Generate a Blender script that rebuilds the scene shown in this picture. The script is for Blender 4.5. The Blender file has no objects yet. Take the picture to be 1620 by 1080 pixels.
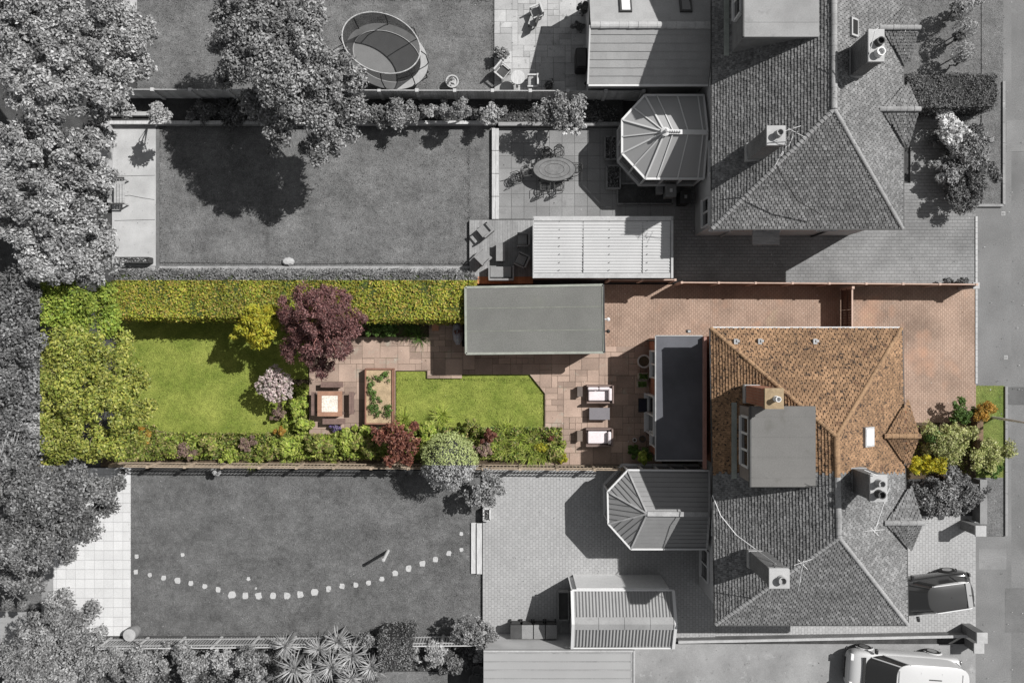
import bpy, bmesh, math, random
import numpy as np
from mathutils import Vector, Matrix
R = math.radians
random.seed(7); rng = np.random.default_rng(7)
scn = bpy.context.scene
col = scn.collection
# ------------------------------------------------------------------ camera, sky, sun, exposure
S = 0.03            # metres of ground per photo pixel
H = 38.0            # height of the drone
cam_d = bpy.data.cameras.new('camera'); cam = bpy.data.objects.new('camera', cam_d); col.objects.link(cam)
cam.location = (0, 0, H); cam.rotation_euler = (0, 0, 0)
cam_d.sensor_width = 36.0; cam_d.lens = 36.0 * H / (1620 * S); cam_d.clip_end = 3000; cam_d.clip_start = 0.1
scn.camera = cam
SUNV = Vector((0.75, 0.43, 1.0)).normalized()
elev = math.asin(SUNV.z); az = math.atan2(SUNV.x, SUNV.y)
w = bpy.data.worlds.new("World"); scn.world = w; w.use_nodes = True
nt = w.node_tree; nt.nodes.clear()
sky = nt.nodes.new('ShaderNodeTexSky'); sky.sky_type = 'NISHITA'; sky.sun_disc = False
sky.sun_elevation = elev; sky.sun_rotation = az
hs = nt.nodes.new('ShaderNodeHueSaturation'); hs.inputs['Saturation'].default_value = 0.10
bg = nt.nodes.new('ShaderNodeBackground'); bg.inputs[1].default_value = 0.07
wo = nt.nodes.new('ShaderNodeOutputWorld')
nt.links.new(sky.outputs[0], hs.inputs['Color']); nt.links.new(hs.outputs[0], bg.inputs[0]); nt.links.new(bg.outputs[0], wo.inputs[0])
sd = bpy.data.lights.new('sun', 'SUN'); sd.energy = 5.0; sd.angle = R(0.5); sd.color = (1.0, 0.985, 0.965)
sun = bpy.data.objects.new('sun', sd); col.objects.link(sun); sun.rotation_euler = SUNV.to_track_quat('Z', 'Y').to_euler(); sun.location = (20, 20, 60)
scn.view_settings.view_transform = 'Standard'; scn.view_settings.look = 'None'; scn.view_settings.gamma = 1; scn.view_settings.exposure = 0.3
scn.cycles.max_bounces = 6; scn.cycles.transparent_max_bounces = 6

def at(px, py, z=0.0):
    f = S * (1 - z / H)
    return Vector(((px - 810) * f, (540 - py) * f, z))

# ------------------------------------------------------------------ materials
def lum(c): return 0.2126 * c[0] + 0.7152 * c[1] + 0.0722 * c[2]
class NT:
    def __init__(s, name):
        s.m = bpy.data.materials.new(name); s.m.use_nodes = True; s.t = s.m.node_tree; s.t.nodes.clear()
        s.out = s.n('ShaderNodeOutputMaterial'); s.b = s.n('ShaderNodeBsdfPrincipled'); s.l(s.b.outputs[0], s.out.inputs[0])
    def n(s, k, **kw):
        x = s.t.nodes.new(k)
        for a, b in kw.items(): setattr(x, a, b)
        return x
    def l(s, a, b): s.t.links.new(a, b)
    def coord(s, kind='Object', scale=(1, 1, 1), rot=0.0):
        if kind == 'World': c = s.n('ShaderNodeNewGeometry').outputs['Position']
        else: c = s.n('ShaderNodeTexCoord').outputs[kind]
        mp = s.n('ShaderNodeMapping'); mp.inputs['Scale'].default_value = scale; mp.inputs['Rotation'].default_value = (0, 0, rot)
        s.l(c, mp.inputs[0]); return mp.outputs[0]
    def noise(s, co, scale, detail=4, rough=.6):
        x = s.n('ShaderNodeTexNoise'); x.inputs['Scale'].default_value = scale; x.inputs['Detail'].default_value = detail
        x.inputs['Roughness'].default_value = rough; s.l(co, x.inputs['Vector']); return x.outputs['Fac']
    def ramp(s, f, stops):
        x = s.n('ShaderNodeValToRGB'); e = x.color_ramp.elements
        while len(e) > 1: e.remove(e[0])
        e[0].position = stops[0][0]; e[0].color = (*stops[0][1], 1)
        for p, c in stops[1:]:
            k = e.new(p); k.color = (*c, 1)
        s.l(f, x.inputs[0]); return x.outputs[0]
    def mix(s, a, b, f, mode='MIX'):
        x = s.n('ShaderNodeMix', data_type='RGBA', blend_type=mode)
        for v, i in ((f, 0), (a, 6), (b, 7)):
            if isinstance(v, (int, float)): x.inputs[i].default_value = v
            elif isinstance(v, tuple): x.inputs[i].default_value = (*v, 1)
            else: s.l(v, x.inputs[i])
        return x.outputs[2]
    def math(s, op, a, b=None, c=None):
        x = s.n('ShaderNodeMath', operation=op)
        for i, v in enumerate((a, b, c)):
            if v is None: continue
            if isinstance(v, (int, float)): x.inputs[i].default_value = v
            else: s.l(v, x.inputs[i])
        return x.outputs[0]
    def bump(s, h, dist, strength=1.0):
        x = s.n('ShaderNodeBump'); x.inputs['Distance'].default_value = dist; x.inputs['Strength'].default_value = strength
        s.l(h, x.inputs['Height']); s.l(x.outputs[0], s.b.inputs['Normal'])
    def fin(s, colr, rough=.85, spec=.3, metal=0):
        if isinstance(colr, tuple): s.b.inputs['Base Color'].default_value = (*colr, 1)
        else: s.l(colr, s.b.inputs['Base Color'])
        s.b.inputs['Roughness'].default_value = rough; s.b.inputs['Specular IOR Level'].default_value = spec
        s.b.inputs['Metallic'].default_value = metal
        return s.m
def sc(c, f): return tuple(min(1, x * f) for x in c)
def g(v): return (v, v, v)

def M(name, c, rough=.85, var=.15, scale=3, fine=25, fvar=.15, island=0.0, bump=0.0, spots=None, spec=.3, metal=0, stretch=(1, 1, 1), rot=0):
    """generic surface: two noise scales, per piece variation, lichen/dirt spots"""
    t = NT(name); co = t.coord('World', stretch, rot)
    a = t.ramp(t.noise(co, scale, 3), [(.3, sc(c, 1 - var)), (.7, sc(c, 1 + var))])
    n2 = t.noise(co, fine, 3, .7)
    f = t.ramp(n2, [(.3, g(1 - fvar)), (.7, g(1 + fvar))])
    a = t.mix(a, f, 1.0, 'MULTIPLY')
    if island:
        r = t.n('ShaderNodeNewGeometry').outputs['Random Per Island']
        a = t.mix(a, t.ramp(r, [(0, g(1 - island)), (1, g(1 + island))]), 1.0, 'MULTIPLY')
    if spots:
        for (sc_, lo, hi, cc) in spots:
            n3 = t.noise(co, sc_, 3, .65)
            a = t.mix(a, cc, t.ramp(n3, [(lo, g(0)), (hi, g(1))]))
    if bump: t.bump(n2, bump)
    return t.fin(a, rough, spec, metal)

def plot_mask(t):
    """1 inside the survey plot (its sides are four planes in the world), 0 outside"""
    p = t.n('ShaderNodeSeparateXYZ'); t.l(t.n('ShaderNodeNewGeometry').outputs['Position'], p.inputs[0])
    def plane(axis, c, sign):
        v = t.math('ADD', p.outputs[axis], t.math('MULTIPLY', p.outputs[2], c / H))
        return t.math('GREATER_THAN', t.math('MULTIPLY', t.math('SUBTRACT', v, c), sign), 0.0)
    m = plane(0, -747 * S, 1)
    m = t.math('MULTIPLY', m, plane(1, 97 * S, -1))
    return t.math('MULTIPLY', m, plane(1, -195.5 * S, 1))

def LEAF(name, stops, mask=False, gmul=1.0, nscale=.8, rough=.55, trans=.25, gray=None, nvar=.25):
    t = NT(name)
    r = t.n('ShaderNodeNewGeometry').outputs['Random Per Island']
    n = len(stops)
    c = t.ramp(r, [(i / max(1, n - 1), s_) for i, s_ in enumerate(stops)])
    co = t.coord('World')
    c = t.mix(c, t.ramp(t.noise(co, nscale, 3), [(.35, g(1 - nvar)), (.65, g(1 + nvar))]), 1.0, 'MULTIPLY')
    if mask:
        bw = t.n('ShaderNodeRGBToBW'); t.l(c, bw.inputs[0])
        k = t.math('MULTIPLY', bw.outputs[0], gmul)
        cb = t.n('ShaderNodeCombineColor')
        for i in range(3): t.l(k, cb.inputs[i])
        c = t.mix(cb.outputs[0], c, plot_mask(t))
    t.fin(c, rough, .25)
    tr = t.n('ShaderNodeBsdfTranslucent'); t.l(c, tr.inputs[0])
    ms = t.n('ShaderNodeMixShader'); ms.inputs[0].default_value = trans
    t.l(t.b.outputs[0], ms.inputs[1]); t.l(tr.outputs[0], ms.inputs[2]); t.l(ms.outputs[0], t.out.inputs[0])
    return t.m

def LAWN(name, c, c2, patch=.35, fine=17):
    t = NT(name); co = t.coord('World')
    a = t.ramp(t.noise(co, .8, 5, .65), [(.3, c), (.7, c2)])
    a = t.mix(a, t.ramp(t.noise(co, 4, 4, .75), [(.25, g(.7)), (.75, g(1.3))]), 1.0, 'MULTIPLY')
    n = t.noise(co, fine, 4, .8)
    a = t.mix(a, t.ramp(n, [(.3, g(.5)), (.7, g(1.5))]), 1.0, 'MULTIPLY')
    t.bump(n, .05)
    return t.fin(a, .95, .1)

def BRICK(name, c1, c2, mortar, bw, bh, msize=.008, rot=0, offset=.5, var=.2, bump=.01, vertical=False, soft=.1, nscale=.7, freq=2, stain=None):
    t = NT(name); co = t.coord('World', (1, 1, 1), rot)
    if vertical:   # walls: use (x+y, z)
        p = t.n('ShaderNodeSeparateXYZ'); t.l(t.n('ShaderNodeNewGeometry').outputs['Position'], p.inputs[0])
        cb = t.n('ShaderNodeCombineXYZ'); t.l(t.math('ADD', p.outputs[0], p.outputs[1]), cb.inputs[0]); t.l(p.outputs[2], cb.inputs[1]); cv = cb.outputs[0]
    else: cv = co
    b = t.n('ShaderNodeTexBrick'); b.offset = offset; b.offset_frequency = freq
    b.inputs['Scale'].default_value = 1; b.inputs['Brick Width'].default_value = bw; b.inputs['Row Height'].default_value = bh
    b.inputs['Mortar Size'].default_value = msize; b.inputs['Mortar Smooth'].default_value = soft
    b.inputs['Color1'].default_value = (*c1, 1); b.inputs['Color2'].default_value = (*c2, 1); b.inputs['Mortar'].default_value = (*mortar, 1)
    t.l(cv, b.inputs['Vector'])
    a = b.outputs['Color']
    a = t.mix(a, t.ramp(t.noise(co, nscale, 5, .6), [(.3, g(1 - var)), (.7, g(1 + var))]), 1.0, 'MULTIPLY')
    n2 = t.noise(co, 30, 3, .7)
    a = t.mix(a, t.ramp(n2, [(.3, g(.85)), (.7, g(1.15))]), 1.0, 'MULTIPLY')
    if stain:
        for (sc_, lo, hi, cc) in stain:
            a = t.mix(a, cc, t.ramp(t.noise(co, sc_, 3, .65), [(lo, g(0)), (hi, g(1))]))
    t.bump(t.math('SUBTRACT', n2, t.math('MULTIPLY', b.outputs['Fac'], 2.0)), bump)
    return t.fin(a, .9, .2)

def GLOSS(name, c, rough=.2, metal=0, spec=.5, coat=0):
    t = NT(name); t.fin(c, rough, spec, metal)
    t.b.inputs['Coat Weight'].default_value = coat
    return t.m
def GLASS(name, c, alpha=.5, rough=.12):
    t = NT(name); t.fin(c, rough, .6)
    tr = t.n('ShaderNodeBsdfTransparent'); ms = t.n('ShaderNodeMixShader'); ms.inputs[0].default_value = alpha
    t.l(tr.outputs[0], ms.inputs[1]); t.l(t.b.outputs[0], ms.inputs[2]); t.l(ms.outputs[0], t.out.inputs[0]); return t.m

# ------------------------------------------------------------------ mesh helpers
ORG = {}
class MB:
    def __init__(s): s.v = []; s.f = []
    def add(s, vs, fs):
        b = len(s.v); s.v += [tuple(x) for x in vs]; s.f += [tuple(i + b for i in f) for f in fs]; return s
    def box(s, c, d, rot=0.0, tilt=None):
        """c = centre of the box, d = full sizes"""
        m = Matrix.Rotation(rot, 3, 'Z')
        if tilt is not None: m = m @ tilt
        vs = [Vector(c) + m @ Vector((sx * d[0] / 2, sy * d[1] / 2, sz * d[2] / 2)) for sz in (-1, 1) for sy in (-1, 1) for sx in (-1, 1)]
        return s.add(vs, [(0, 2, 3, 1), (4, 5, 7, 6), (0, 1, 5, 4), (2, 6, 7, 3), (0, 4, 6, 2), (1, 3, 7, 5)])
    def prism(s, pts, z0, z1):
        """pts = xy outline (any winding), optional z1 list per vertex"""
        a = sum(pts[i][0] * pts[(i + 1) % len(pts)][1] - pts[(i + 1) % len(pts)][0] * pts[i][1] for i in range(len(pts)))
        if a < 0: pts = pts[::-1]
        n = len(pts)
        vs = [(p[0], p[1], z0) for p in pts] + [(p[0], p[1], z1) for p in pts]
        return s.add(vs, [tuple(range(n, 2 * n)), tuple(range(n - 1, -1, -1))] + [(i, (i + 1) % n, (i + 1) % n + n, i + n) for i in range(n)])
    def bar(s, a, b, wd, ht=None, up=Vector((0, 0, 1))):
        a = Vector(a); b = Vector(b); d = (b - a).normalized(); ht = ht or wd
        if abs(d.dot(up)) > .98: up = Vector((1, 0, 0))
        x = d.cross(up).normalized() * wd / 2; y = x.cross(d).normalized() * ht / 2
        vs = [p + sx * x + sy * y for p in (a, b) for sx, sy in ((-1, -1), (1, -1), (1, 1), (-1, 1))]
        return s.add(vs, [(3, 2, 1, 0), (4, 5, 6, 7)] + [(i, (i + 1) % 4, (i + 1) % 4 + 4, i + 4) for i in range(4)])
    def tube(s, pts, rad, n=8, closed=False, caps=True):
        pts = [Vector(p) for p in pts]; m = len(pts)
        if not hasattr(rad, '__len__'): rad = [rad] * m
        rings = []
        for i, p in enumerate(pts):
            if closed: d = pts[(i + 1) % m] - pts[i - 1]
            else: d = pts[min(i + 1, m - 1)] - pts[max(i - 1, 0)]
            d = d.normalized() if d.length > 1e-9 else Vector((0, 0, 1))
            up = Vector((0, 0, 1)) if abs(d.z) < .9 else Vector((1, 0, 0))
            x = d.cross(up).normalized(); y = x.cross(d)
            rings.append([p + rad[i] * (math.cos(2 * math.pi * k / n) * x + math.sin(2 * math.pi * k / n) * y) for k in range(n)])
        vs = [v for r in rings for v in r]; fs = []
        for i in range(m if closed else m - 1):
            j = (i + 1) % m
            fs += [(i * n + k, i * n + (k + 1) % n, j * n + (k + 1) % n, j * n + k) for k in range(n)]
        if caps and not closed: fs += [tuple(range(n - 1, -1, -1)), tuple(range((m - 1) * n, m * n))]
        return s.add(vs, fs)
    def lathe(s, c, prof, n=20, sx=1, sy=1):
        """prof = [(r,z)...] closed at both ends when r = 0"""
        vs = []; fs = []
        for (r, z) in prof:
            for k in range(n): vs.append((c[0] + sx * r * math.cos(2 * math.pi * k / n), c[1] + sy * r * math.sin(2 * math.pi * k / n), c[2] + z))
        for i in range(len(prof) - 1):
            fs += [(i * n + k, i * n + (k + 1) % n, (i + 1) * n + (k + 1) % n, (i + 1) * n + k) for k in range(n)]
        fs += [tuple(range(n - 1, -1, -1)), tuple(range((len(prof) - 1) * n, len(prof) * n))]
        return s.add(vs, fs)
    def build(s, name, mat, parent=None, local=False, smooth=False, bevel=0.0):
        me = bpy.data.meshes.new(name); o0 = ORG.get(parent.name, Vector((0, 0, 0))) if parent and not local else Vector((0, 0, 0))
        me.from_pydata([(v[0] - o0[0], v[1] - o0[1], v[2] - o0[2]) for v in s.v], [], s.f); me.update()
        return link(name, me, mat, parent, o0, smooth, bevel)
def link(name, me, mat, parent, o0, smooth=False, bevel=0.0):
    o = bpy.data.objects.new(name, me); col.objects.link(o)
    if mat: me.materials.append(mat)
    if parent: o.parent = parent
    ORG[o.name] = o0
    if smooth: me.polygons.foreach_set('use_smooth', [True] * len(me.polygons))
    if bevel:
        b = o.modifiers.new('bevel', 'BEVEL'); b.width = bevel; b.segments = 2; b.limit_method = 'ANGLE'
    return o
def tag(o, label, cat, group=None, kind=None):
    if label: o['label'] = label
    if cat: o['category'] = cat
    if group: o['group'] = group
    if kind: o['kind'] = kind
    return o
def thing(name, label, cat, loc, rz=0.0, group=None):
    o = bpy.data.objects.new(name, None); col.objects.link(o); o.location = loc; o.rotation_euler = (0, 0, rz)
    o.empty_display_size = .3; ORG[o.name] = Vector(loc) if rz == 0 else Vector((0, 0, 0))
    return tag(o, label, cat, group)
def copy_tree(o, parent=None):
    c = o.copy(); col.objects.link(c); c.parent = parent
    for ch in list(o.children): copy_tree(ch, c)
    return c
def structure(name, mb, mat): return tag(mb.build(name, mat), None, None, kind='structure')

def np_mesh(name, V, k, mat, parent=None):
    """V: (n*k,3) vertices, faces of k vertices each"""
    n = len(V) // k; me = bpy.data.meshes.new(name)
    o0 = ORG.get(parent.name, Vector((0, 0, 0))) if parent else Vector((0, 0, 0))
    V = (np.asarray(V) - np.array(o0[:])).astype(np.float32)
    me.vertices.add(len(V)); me.vertices.foreach_set('co', V.ravel())
    me.loops.add(n * k); me.loops.foreach_set('vertex_index', np.arange(n * k, dtype=np.int32))
    me.polygons.add(n); me.polygons.foreach_set('loop_start', np.arange(0, n * k, k, dtype=np.int32))
    me.update(calc_edges=True)
    return link(name, me, mat, parent, o0)
def unit(a): return a / np.maximum(1e-9, np.linalg.norm(a, axis=1, keepdims=True))
def leaf_quads(P, N, size, asp=.55, jit=.8, droop=0):
    n = len(P); N = unit(N + jit * rng.normal(size=(n, 3))); T = unit(np.cross(N, rng.normal(size=(n, 3)))); B = np.cross(N, T)
    s = (size * rng.uniform(.6, 1.35, n))[:, None]
    V = np.empty((n, 4, 3)); V[:, 0] = P + T * s; V[:, 1] = P + B * s * asp + N * s * .15; V[:, 2] = P - T * s; V[:, 3] = P - B * s * asp + N * s * .15
    return V.reshape(-1, 3)
def clumps(C, rad, per, size, asp=.55, flat=.75, jit=.8):
    """C (m,3) clump centres, leaves on the skin of each clump"""
    m = len(C); rr = np.repeat(rad, per); D = unit(rng.normal(size=(m * per, 3))); D[:, 2] = np.where(rng.random(m * per) < .8, np.abs(D[:, 2]), D[:, 2])
    P = np.repeat(C, per, 0) + D * rr[:, None] * rng.uniform(.55, 1.12, (m * per, 1)) * np.array([1, 1, flat])
    return leaf_quads(P, D + np.array([0, 0, .5]), size, asp, jit)
def blades(base, n, ln, wd, up=.9, spread=1.0, seg=3, bend=.9, rot0=None):
    """strap leaves arching out of one point; returns quads"""
    out = []
    for i in range(n):
        a = random.uniform(0, 2 * math.pi); L = ln * random.uniform(.7, 1.15); e = random.uniform(.15, up)
        d = Vector((math.cos(a), math.sin(a), 0)) * spread; side = Vector((-math.sin(a), math.cos(a), 0))
        p = Vector(base) + Vector((random.uniform(-.05, .05), random.uniform(-.05, .05), 0)); ang = e * math.pi / 2
        for k in range(seg):
            w0 = wd * (1 - k / seg) ** .7 if k else wd * .7; w1 = wd * max(0.04, (1 - (k + 1) / seg)) ** .7
            q = p + (d * math.cos(ang) + Vector((0, 0, 1)) * math.sin(ang)) * (L / seg)
            out += [p - side * w0 / 2, p + side * w0 / 2, q + side * w1 / 2, q - side * w1 / 2]
            p = q; ang -= bend / seg * random.uniform(.7, 1.3)
    return [tuple(v) for v in out]

# ------------------------------------------------------------------ tiled slopes
def spans(poly, t):
    xs = []
    n = len(poly)
    for i in range(n):
        (s0, t0), (s1, t1) = poly[i], poly[(i + 1) % n]
        if (t0 <= t) != (t1 <= t): xs.append(s0 + (s1 - s0) * (t - t0) / (t1 - t0))
    return (min(xs), max(xs)) if len(xs) >= 2 else None
def tile_slope(pick, poly, a, b, gauge=.125, wid=.18, thick=.028, gap=.006, jit=1.0, notch=1.0):
    """lay real lapped tiles on the convex polygon; a, b = eave ends. pick(point) returns the MB that takes the tile"""
    a = Vector(a); u = (Vector(b) - a).normalized(); P3 = [Vector(p) for p in poly]
    nrm = None
    for i in range(len(P3)):
        c = (P3[(i + 1) % len(P3)] - P3[i]).cross(P3[(i + 2) % len(P3)] - P3[i])
        if c.length > 1e-6: nrm = c.normalized(); break
    if nrm.z < 0: nrm = -nrm
    v = nrm.cross(u).normalized()
    if v.z < 0: v = -v
    Q = [((p - a).dot(u), (p - a).dot(v)) for p in P3]
    tmin = min(q[1] for q in Q); tmax = max(q[1] for q in Q)
    r = 0; t = tmin + 1e-4
    while t < tmax - 1e-3:
        te = min(t + gauge, tmax - 1e-4)
        lo = spans(Q, t); hi = spans(Q, te)
        if lo and hi:
            s = math.floor(min(lo[0], hi[0]) / wid) * wid + (wid / 2 if r % 2 else 0) - wid
            wave = .25 * gauge * math.sin(r * .7)
            while s < max(lo[1], hi[1]):
                s0, s1 = s + gap / 2, s + wid - gap / 2
                L0, L1 = max(s0, lo[0]), min(s1, lo[1]); U0, U1 = max(s0, hi[0]), min(s1, hi[1])
                s += wid
                if L1 - L0 < .02: continue
                if U1 - U0 < 0: U0 = U1 = (min(max(U0, hi[0]), hi[1]))
                j = random.uniform(-.006, .009) * jit; dt = random.uniform(-.012, .008) * jit; tw = random.uniform(-.004, .004) * jit
                pt = lambda ss, tt, hh: a + u * ss + v * tt + nrm * hh
                mb = pick(pt((L0 + L1) / 2, t, 0))
                if mb is None: continue
                e_ = min(.022, (L1 - L0) * .2) * notch; mb.add([pt(L0 + e_, t + dt, thick + j + tw), pt(L1 - e_, t + dt, thick + j - tw), pt(U1, te + .02, .004), pt(U0, te + .02, .004), pt(L0 + e_, t + dt, -.01), pt(L1 - e_, t + dt, -.01)],
                       [(0, 1, 2, 3), (4, 5, 1, 0), (0, 3, 4), (1, 5, 2)])
        t += gauge; r += 1
def ridge_tiles(mb, a, b, rad=.11, seg=.32, lift=.02, n=6, step=.0):
    a = Vector(a); b = Vector(b); d = (b - a); L = d.length; d.normalize()
    x = d.cross(Vector((0, 0, 1))).normalized(); y = x.cross(d).normalized()
    k = max(1, int(round(L / seg))); s = L / k
    for i in range(k):
        p0 = a + d * (i * s); p1 = a + d * ((i + 1) * s - .006)
        vs = []
        r0 = rad * random.uniform(.97, 1.05) * (1 + step); r1 = rad * random.uniform(.9, .98)
        h0 = lift + random.uniform(-.006, .01); h1 = lift
        for p, r_, h in ((p0, r0, h0), (p1, r1, h1)):
            for j in range(n + 1):
                q = math.pi * j / n
                vs.append(p + x * math.cos(q) * r_ + y * (math.sin(q) * r_ * .75 + h - .03))
        fs = [(j, j + 1, n + 1 + j + 1, n + 1 + j) for j in range(n)] + [tuple(range(n, -1, -1)), tuple(range(n + 1, 2 * n + 2))]
        mb.add(vs, fs)

def clip_poly(sub, clip):
    """Sutherland Hodgman, clip is convex and counter clockwise"""
    out = sub
    n = len(clip)
    for i in range(n):
        a = clip[i]; b = clip[(i + 1) % n]; inp = out; out = []
        if not inp: return []
        def ins(p): return (b[0] - a[0]) * (p[1] - a[1]) - (b[1] - a[1]) * (p[0] - a[0]) >= -1e-9
        for j in range(len(inp)):
            p = inp[j]; q = inp[(j + 1) % len(inp)]
            ip, iq = ins(p), ins(q)
            if ip: out.append(p)
            if ip != iq:
                d1 = (b[0] - a[0]) * (p[1] - a[1]) - (b[1] - a[1]) * (p[0] - a[0]); d2 = (b[0] - a[0]) * (q[1] - a[1]) - (b[1] - a[1]) * (q[0] - a[0])
                k = d1 / (d1 - d2); out.append((p[0] + (q[0] - p[0]) * k, p[1] + (q[1] - p[1]) * k))
    return out
def ccw(p):
    a = sum(p[i][0] * p[(i + 1) % len(p)][1] - p[(i + 1) % len(p)][0] * p[i][1] for i in range(len(p)))
    return p if a > 0 else p[::-1]
def slabs(name, regions, z, mat, cell=.28, gap=.012, thick=.04, sizes=((3, 2), (2, 2), (2, 3), (2, 1), (1, 2), (1, 1), (3, 3)), ang=0.0, seed=1, jz=.004):
    """random rectangle paving laid on convex px regions"""
    rs = random.Random(seed); mb = MB()
    polys = [ccw([tuple(at(x, y)[:2]) for x, y in reg]) for reg in regions]
    xs = [p[0] for q in polys for p in q]; ys = [p[1] for q in polys for p in q]
    x0, x1, y0, y1 = min(xs), max(xs), min(ys), max(ys)
    nx = int((x1 - x0) / cell) + 2; ny = int((y1 - y0) / cell) + 2
    used = [[False] * ny for _ in range(nx)]
    for i in range(nx):
        for j in range(ny):
            if used[i][j]: continue
            opts = list(sizes); rs.shuffle(opts); opts.append((1, 1))
            for (a, b) in opts:
                if i + a <= nx and j + b <= ny and not any(used[i + p][j + q] for p in range(a) for q in range(b)): break
            for p in range(a):
                for q in range(b): used[i + p][j + q] = True
            X0 = x0 + i * cell + gap / 2; X1 = x0 + (i + a) * cell - gap / 2; Y0 = y0 + j * cell + gap / 2; Y1 = y0 + (j + b) * cell - gap / 2
            jj = [rs.uniform(-.004, .004) for _ in range(8)]
            rect = [(X0 + jj[0], Y0 + jj[1]), (X1 + jj[2], Y0 + jj[3]), (X1 + jj[4], Y1 + jj[5]), (X0 + jj[6], Y1 + jj[7])]
            for pl in polys:
                c = clip_poly(rect, pl)
                if len(c) >= 3: mb.prism(c, z - thick, z + rs.uniform(-jz, jz))
    base = MB()
    for pl in polys: base.prism(pl, -.03, z - .012 - .0015 * polys.index(pl))
    structure(name, mb, mat)
    return base
def pxpoly(pts, z=0): return [tuple(at(x, y, z)[:2]) for x, y in pts]
def rectpx(x0, y0, x1, y1, z=0): return pxpoly([(x0, y0), (x1, y0), (x1, y1), (x0, y1)], z)
def sheet(name, pts, z, mat, z0=-.03):
    mb = MB(); mb.prism(pxpoly(pts, 0), z0, z); return structure(name, mb, mat)
def rsheet(name, x0, y0, x1, y1, z, mat): return sheet(name, [(x0, y0), (x1, y0), (x1, y1), (x0, y1)], z, mat)

# ------------------------------------------------------------------ palette
m_soil = M('soil', g(.05), .95, .3, 2, 20, .3, bump=.03)
m_soilC = M('garden_soil', (.075, .055, .035), .95, .3, 2, 20, .35, bump=.03)
m_lawnG = LAWN('mown_grass_grey', g(.095), g(.18))
m_lawnD = LAWN('dark_lawn_grey', g(.08), g(.15))
m_lawnC = LAWN('mown_grass', (.12, .16, .028), (.245, .27, .062))
m_verge = LAWN('verge_grass', (.1, .14, .035), (.18, .2, .06))
m_verG = LAWN('verge_grass_grey', g(.11), g(.17))
m_asph = M('asphalt_grey', g(.14), .9, .16, .35, 20, .2, bump=.004, spots=[(1.2, .6, .75, g(.17)), (.3, .55, .7, g(.11))])
m_asph2 = M('footway_asphalt', g(.15), .9, .16, .5, 20, .2, bump=.004)
m_concl = M('pale_concrete', g(.36), .9, .14, .9, 22, .1, bump=.004, spots=[(14, .68, .75, g(.12))])
m_conc = M('concrete', g(.22), .9, .2, .6, 25, .15, bump=.004, spots=[(5, .62, .75, g(.1)), (1.3, .6, .7, g(.3))])
m_pad = BRICK('pale_pad_slabs', g(.47), g(.52), g(.38), .45, .45, .006, offset=0, var=.06)
m_blockC = BRICK('block_paving', (.315, .23, .18), (.28, .2, .155), (.235, .165, .125), .2, .1, .01, rot=R(90), var=.3, nscale=.45, stain=[(25, .70, .74, (.55, .42, .32)), (.55, .62, .8, (.34, .27, .18)), (.4, .55, .8, (.42, .25, .17))])
m_drvB = BRICK('printed_drive', g(.21), g(.185), g(.155), .24, .16, .01, var=.24, nscale=.5, stain=[(40, .70, .74, g(.4))])
m_drvD = BRICK('pale_block_paving', g(.33), g(.29), g(.235), .21, .14, .008, rot=R(90), var=.08, nscale=.4, bump=.004)
m_patD = BRICK('pale_paving_blocks', g(.31), g(.275), g(.235), .21, .14, .008, rot=R(90), var=.07, nscale=.5, bump=.004)
m_slabC = M('sandstone_slab', (.285, .21, .168), .85, .2, .7, 18, .14, island=.22, bump=.004, spots=[(1.6, .6, .75, (.3, .27, .22)), (9, .66, .74, (.16, .12, .09))])
m_slabA = M('riven_slab_grey', g(.33), .85, .2, .7, 18, .14, island=.18, bump=.004, spots=[(2.5, .6, .72, g(.2))])
m_slabB = M('worn_slab_grey', g(.19), .9, .16, .6, 18, .14, island=.08, bump=.004, spots=[(18, .7, .75, g(.35)), (1.1, .6, .75, g(.14))])
m_joint = M('slab_joint', g(.1), .95, .2)
m_jointC = M('slab_joint_brown', (.11, .085, .055), .95, .3, spots=[(1.5, .55, .7, (.07, .1, .02))])
m_white = M('white_frame', g(.52), .5, .03, 2, 20, .03)
m_trim = M('pale_trim', g(.34), .6, .12, 2, 14, .12)
m_brickG = BRICK('grey_brick_wall', g(.13), g(.17), g(.2), .225, .075, .01, vertical=True)
m_brickC = BRICK('red_brick_wall', (.36, .12, .06), (.28, .09, .05), (.35, .28, .22), .225, .075, .01, vertical=True)
m_rendG = M('pale_render', g(.4), .9, .12, 1, 30, .08)
m_tileG = M('clay_tile_grey', g(.15), .9, .2, .5, 9, .35, island=.28, spots=[(4, .56, .66, g(.09)), (13, .6, .64, g(.07)), (26, .66, .7, g(.5))])
m_tileG2 = M('pantile_grey', g(.27), .8, .08, .5, 20, .1, island=.05, spots=[(9, .74, .78, g(.5))])
m_tileC = M('clay_tile_brown', (.225, .137, .078), .9, .3, .45, 12, .25, island=.24, spots=[(2.6, .57, .68, (.13, .075, .045)), (7, .59, .63, (.03, .022, .018)), (5, .6, .64, (.05, .035, .025)), (13, .62, .65, (.03, .022, .018)), (28, .69, .73, (.6, .48, .36))])
m_ridgeC = M('ridge_tile_ochre', (.26, .165, .095), .9, .2, 1, 14, .25, spots=[(5, .55, .65, (.13, .08, .05))])
m_ridgeG = M('ridge_tile_grey', g(.25), .9, .2, 1, 20, .2, spots=[(8, .6, .68, g(.1))])
m_under = M('roof_underlay', g(.03), .95)
m_feltG = M('grey_felt', g(.24), .9, .14, .8, 20, .12, spots=[(1.4, .58, .7, g(.19))])
m_feltC = M('mineral_felt', (.13, .13, .122), .9, .12, .5, 22, .22, spots=[(.7, .6, .8, (.17, .172, .155)), (.35, .55, .75, (.11, .112, .1)), (30, .73, .76, (.3, .3, .27))])
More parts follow.
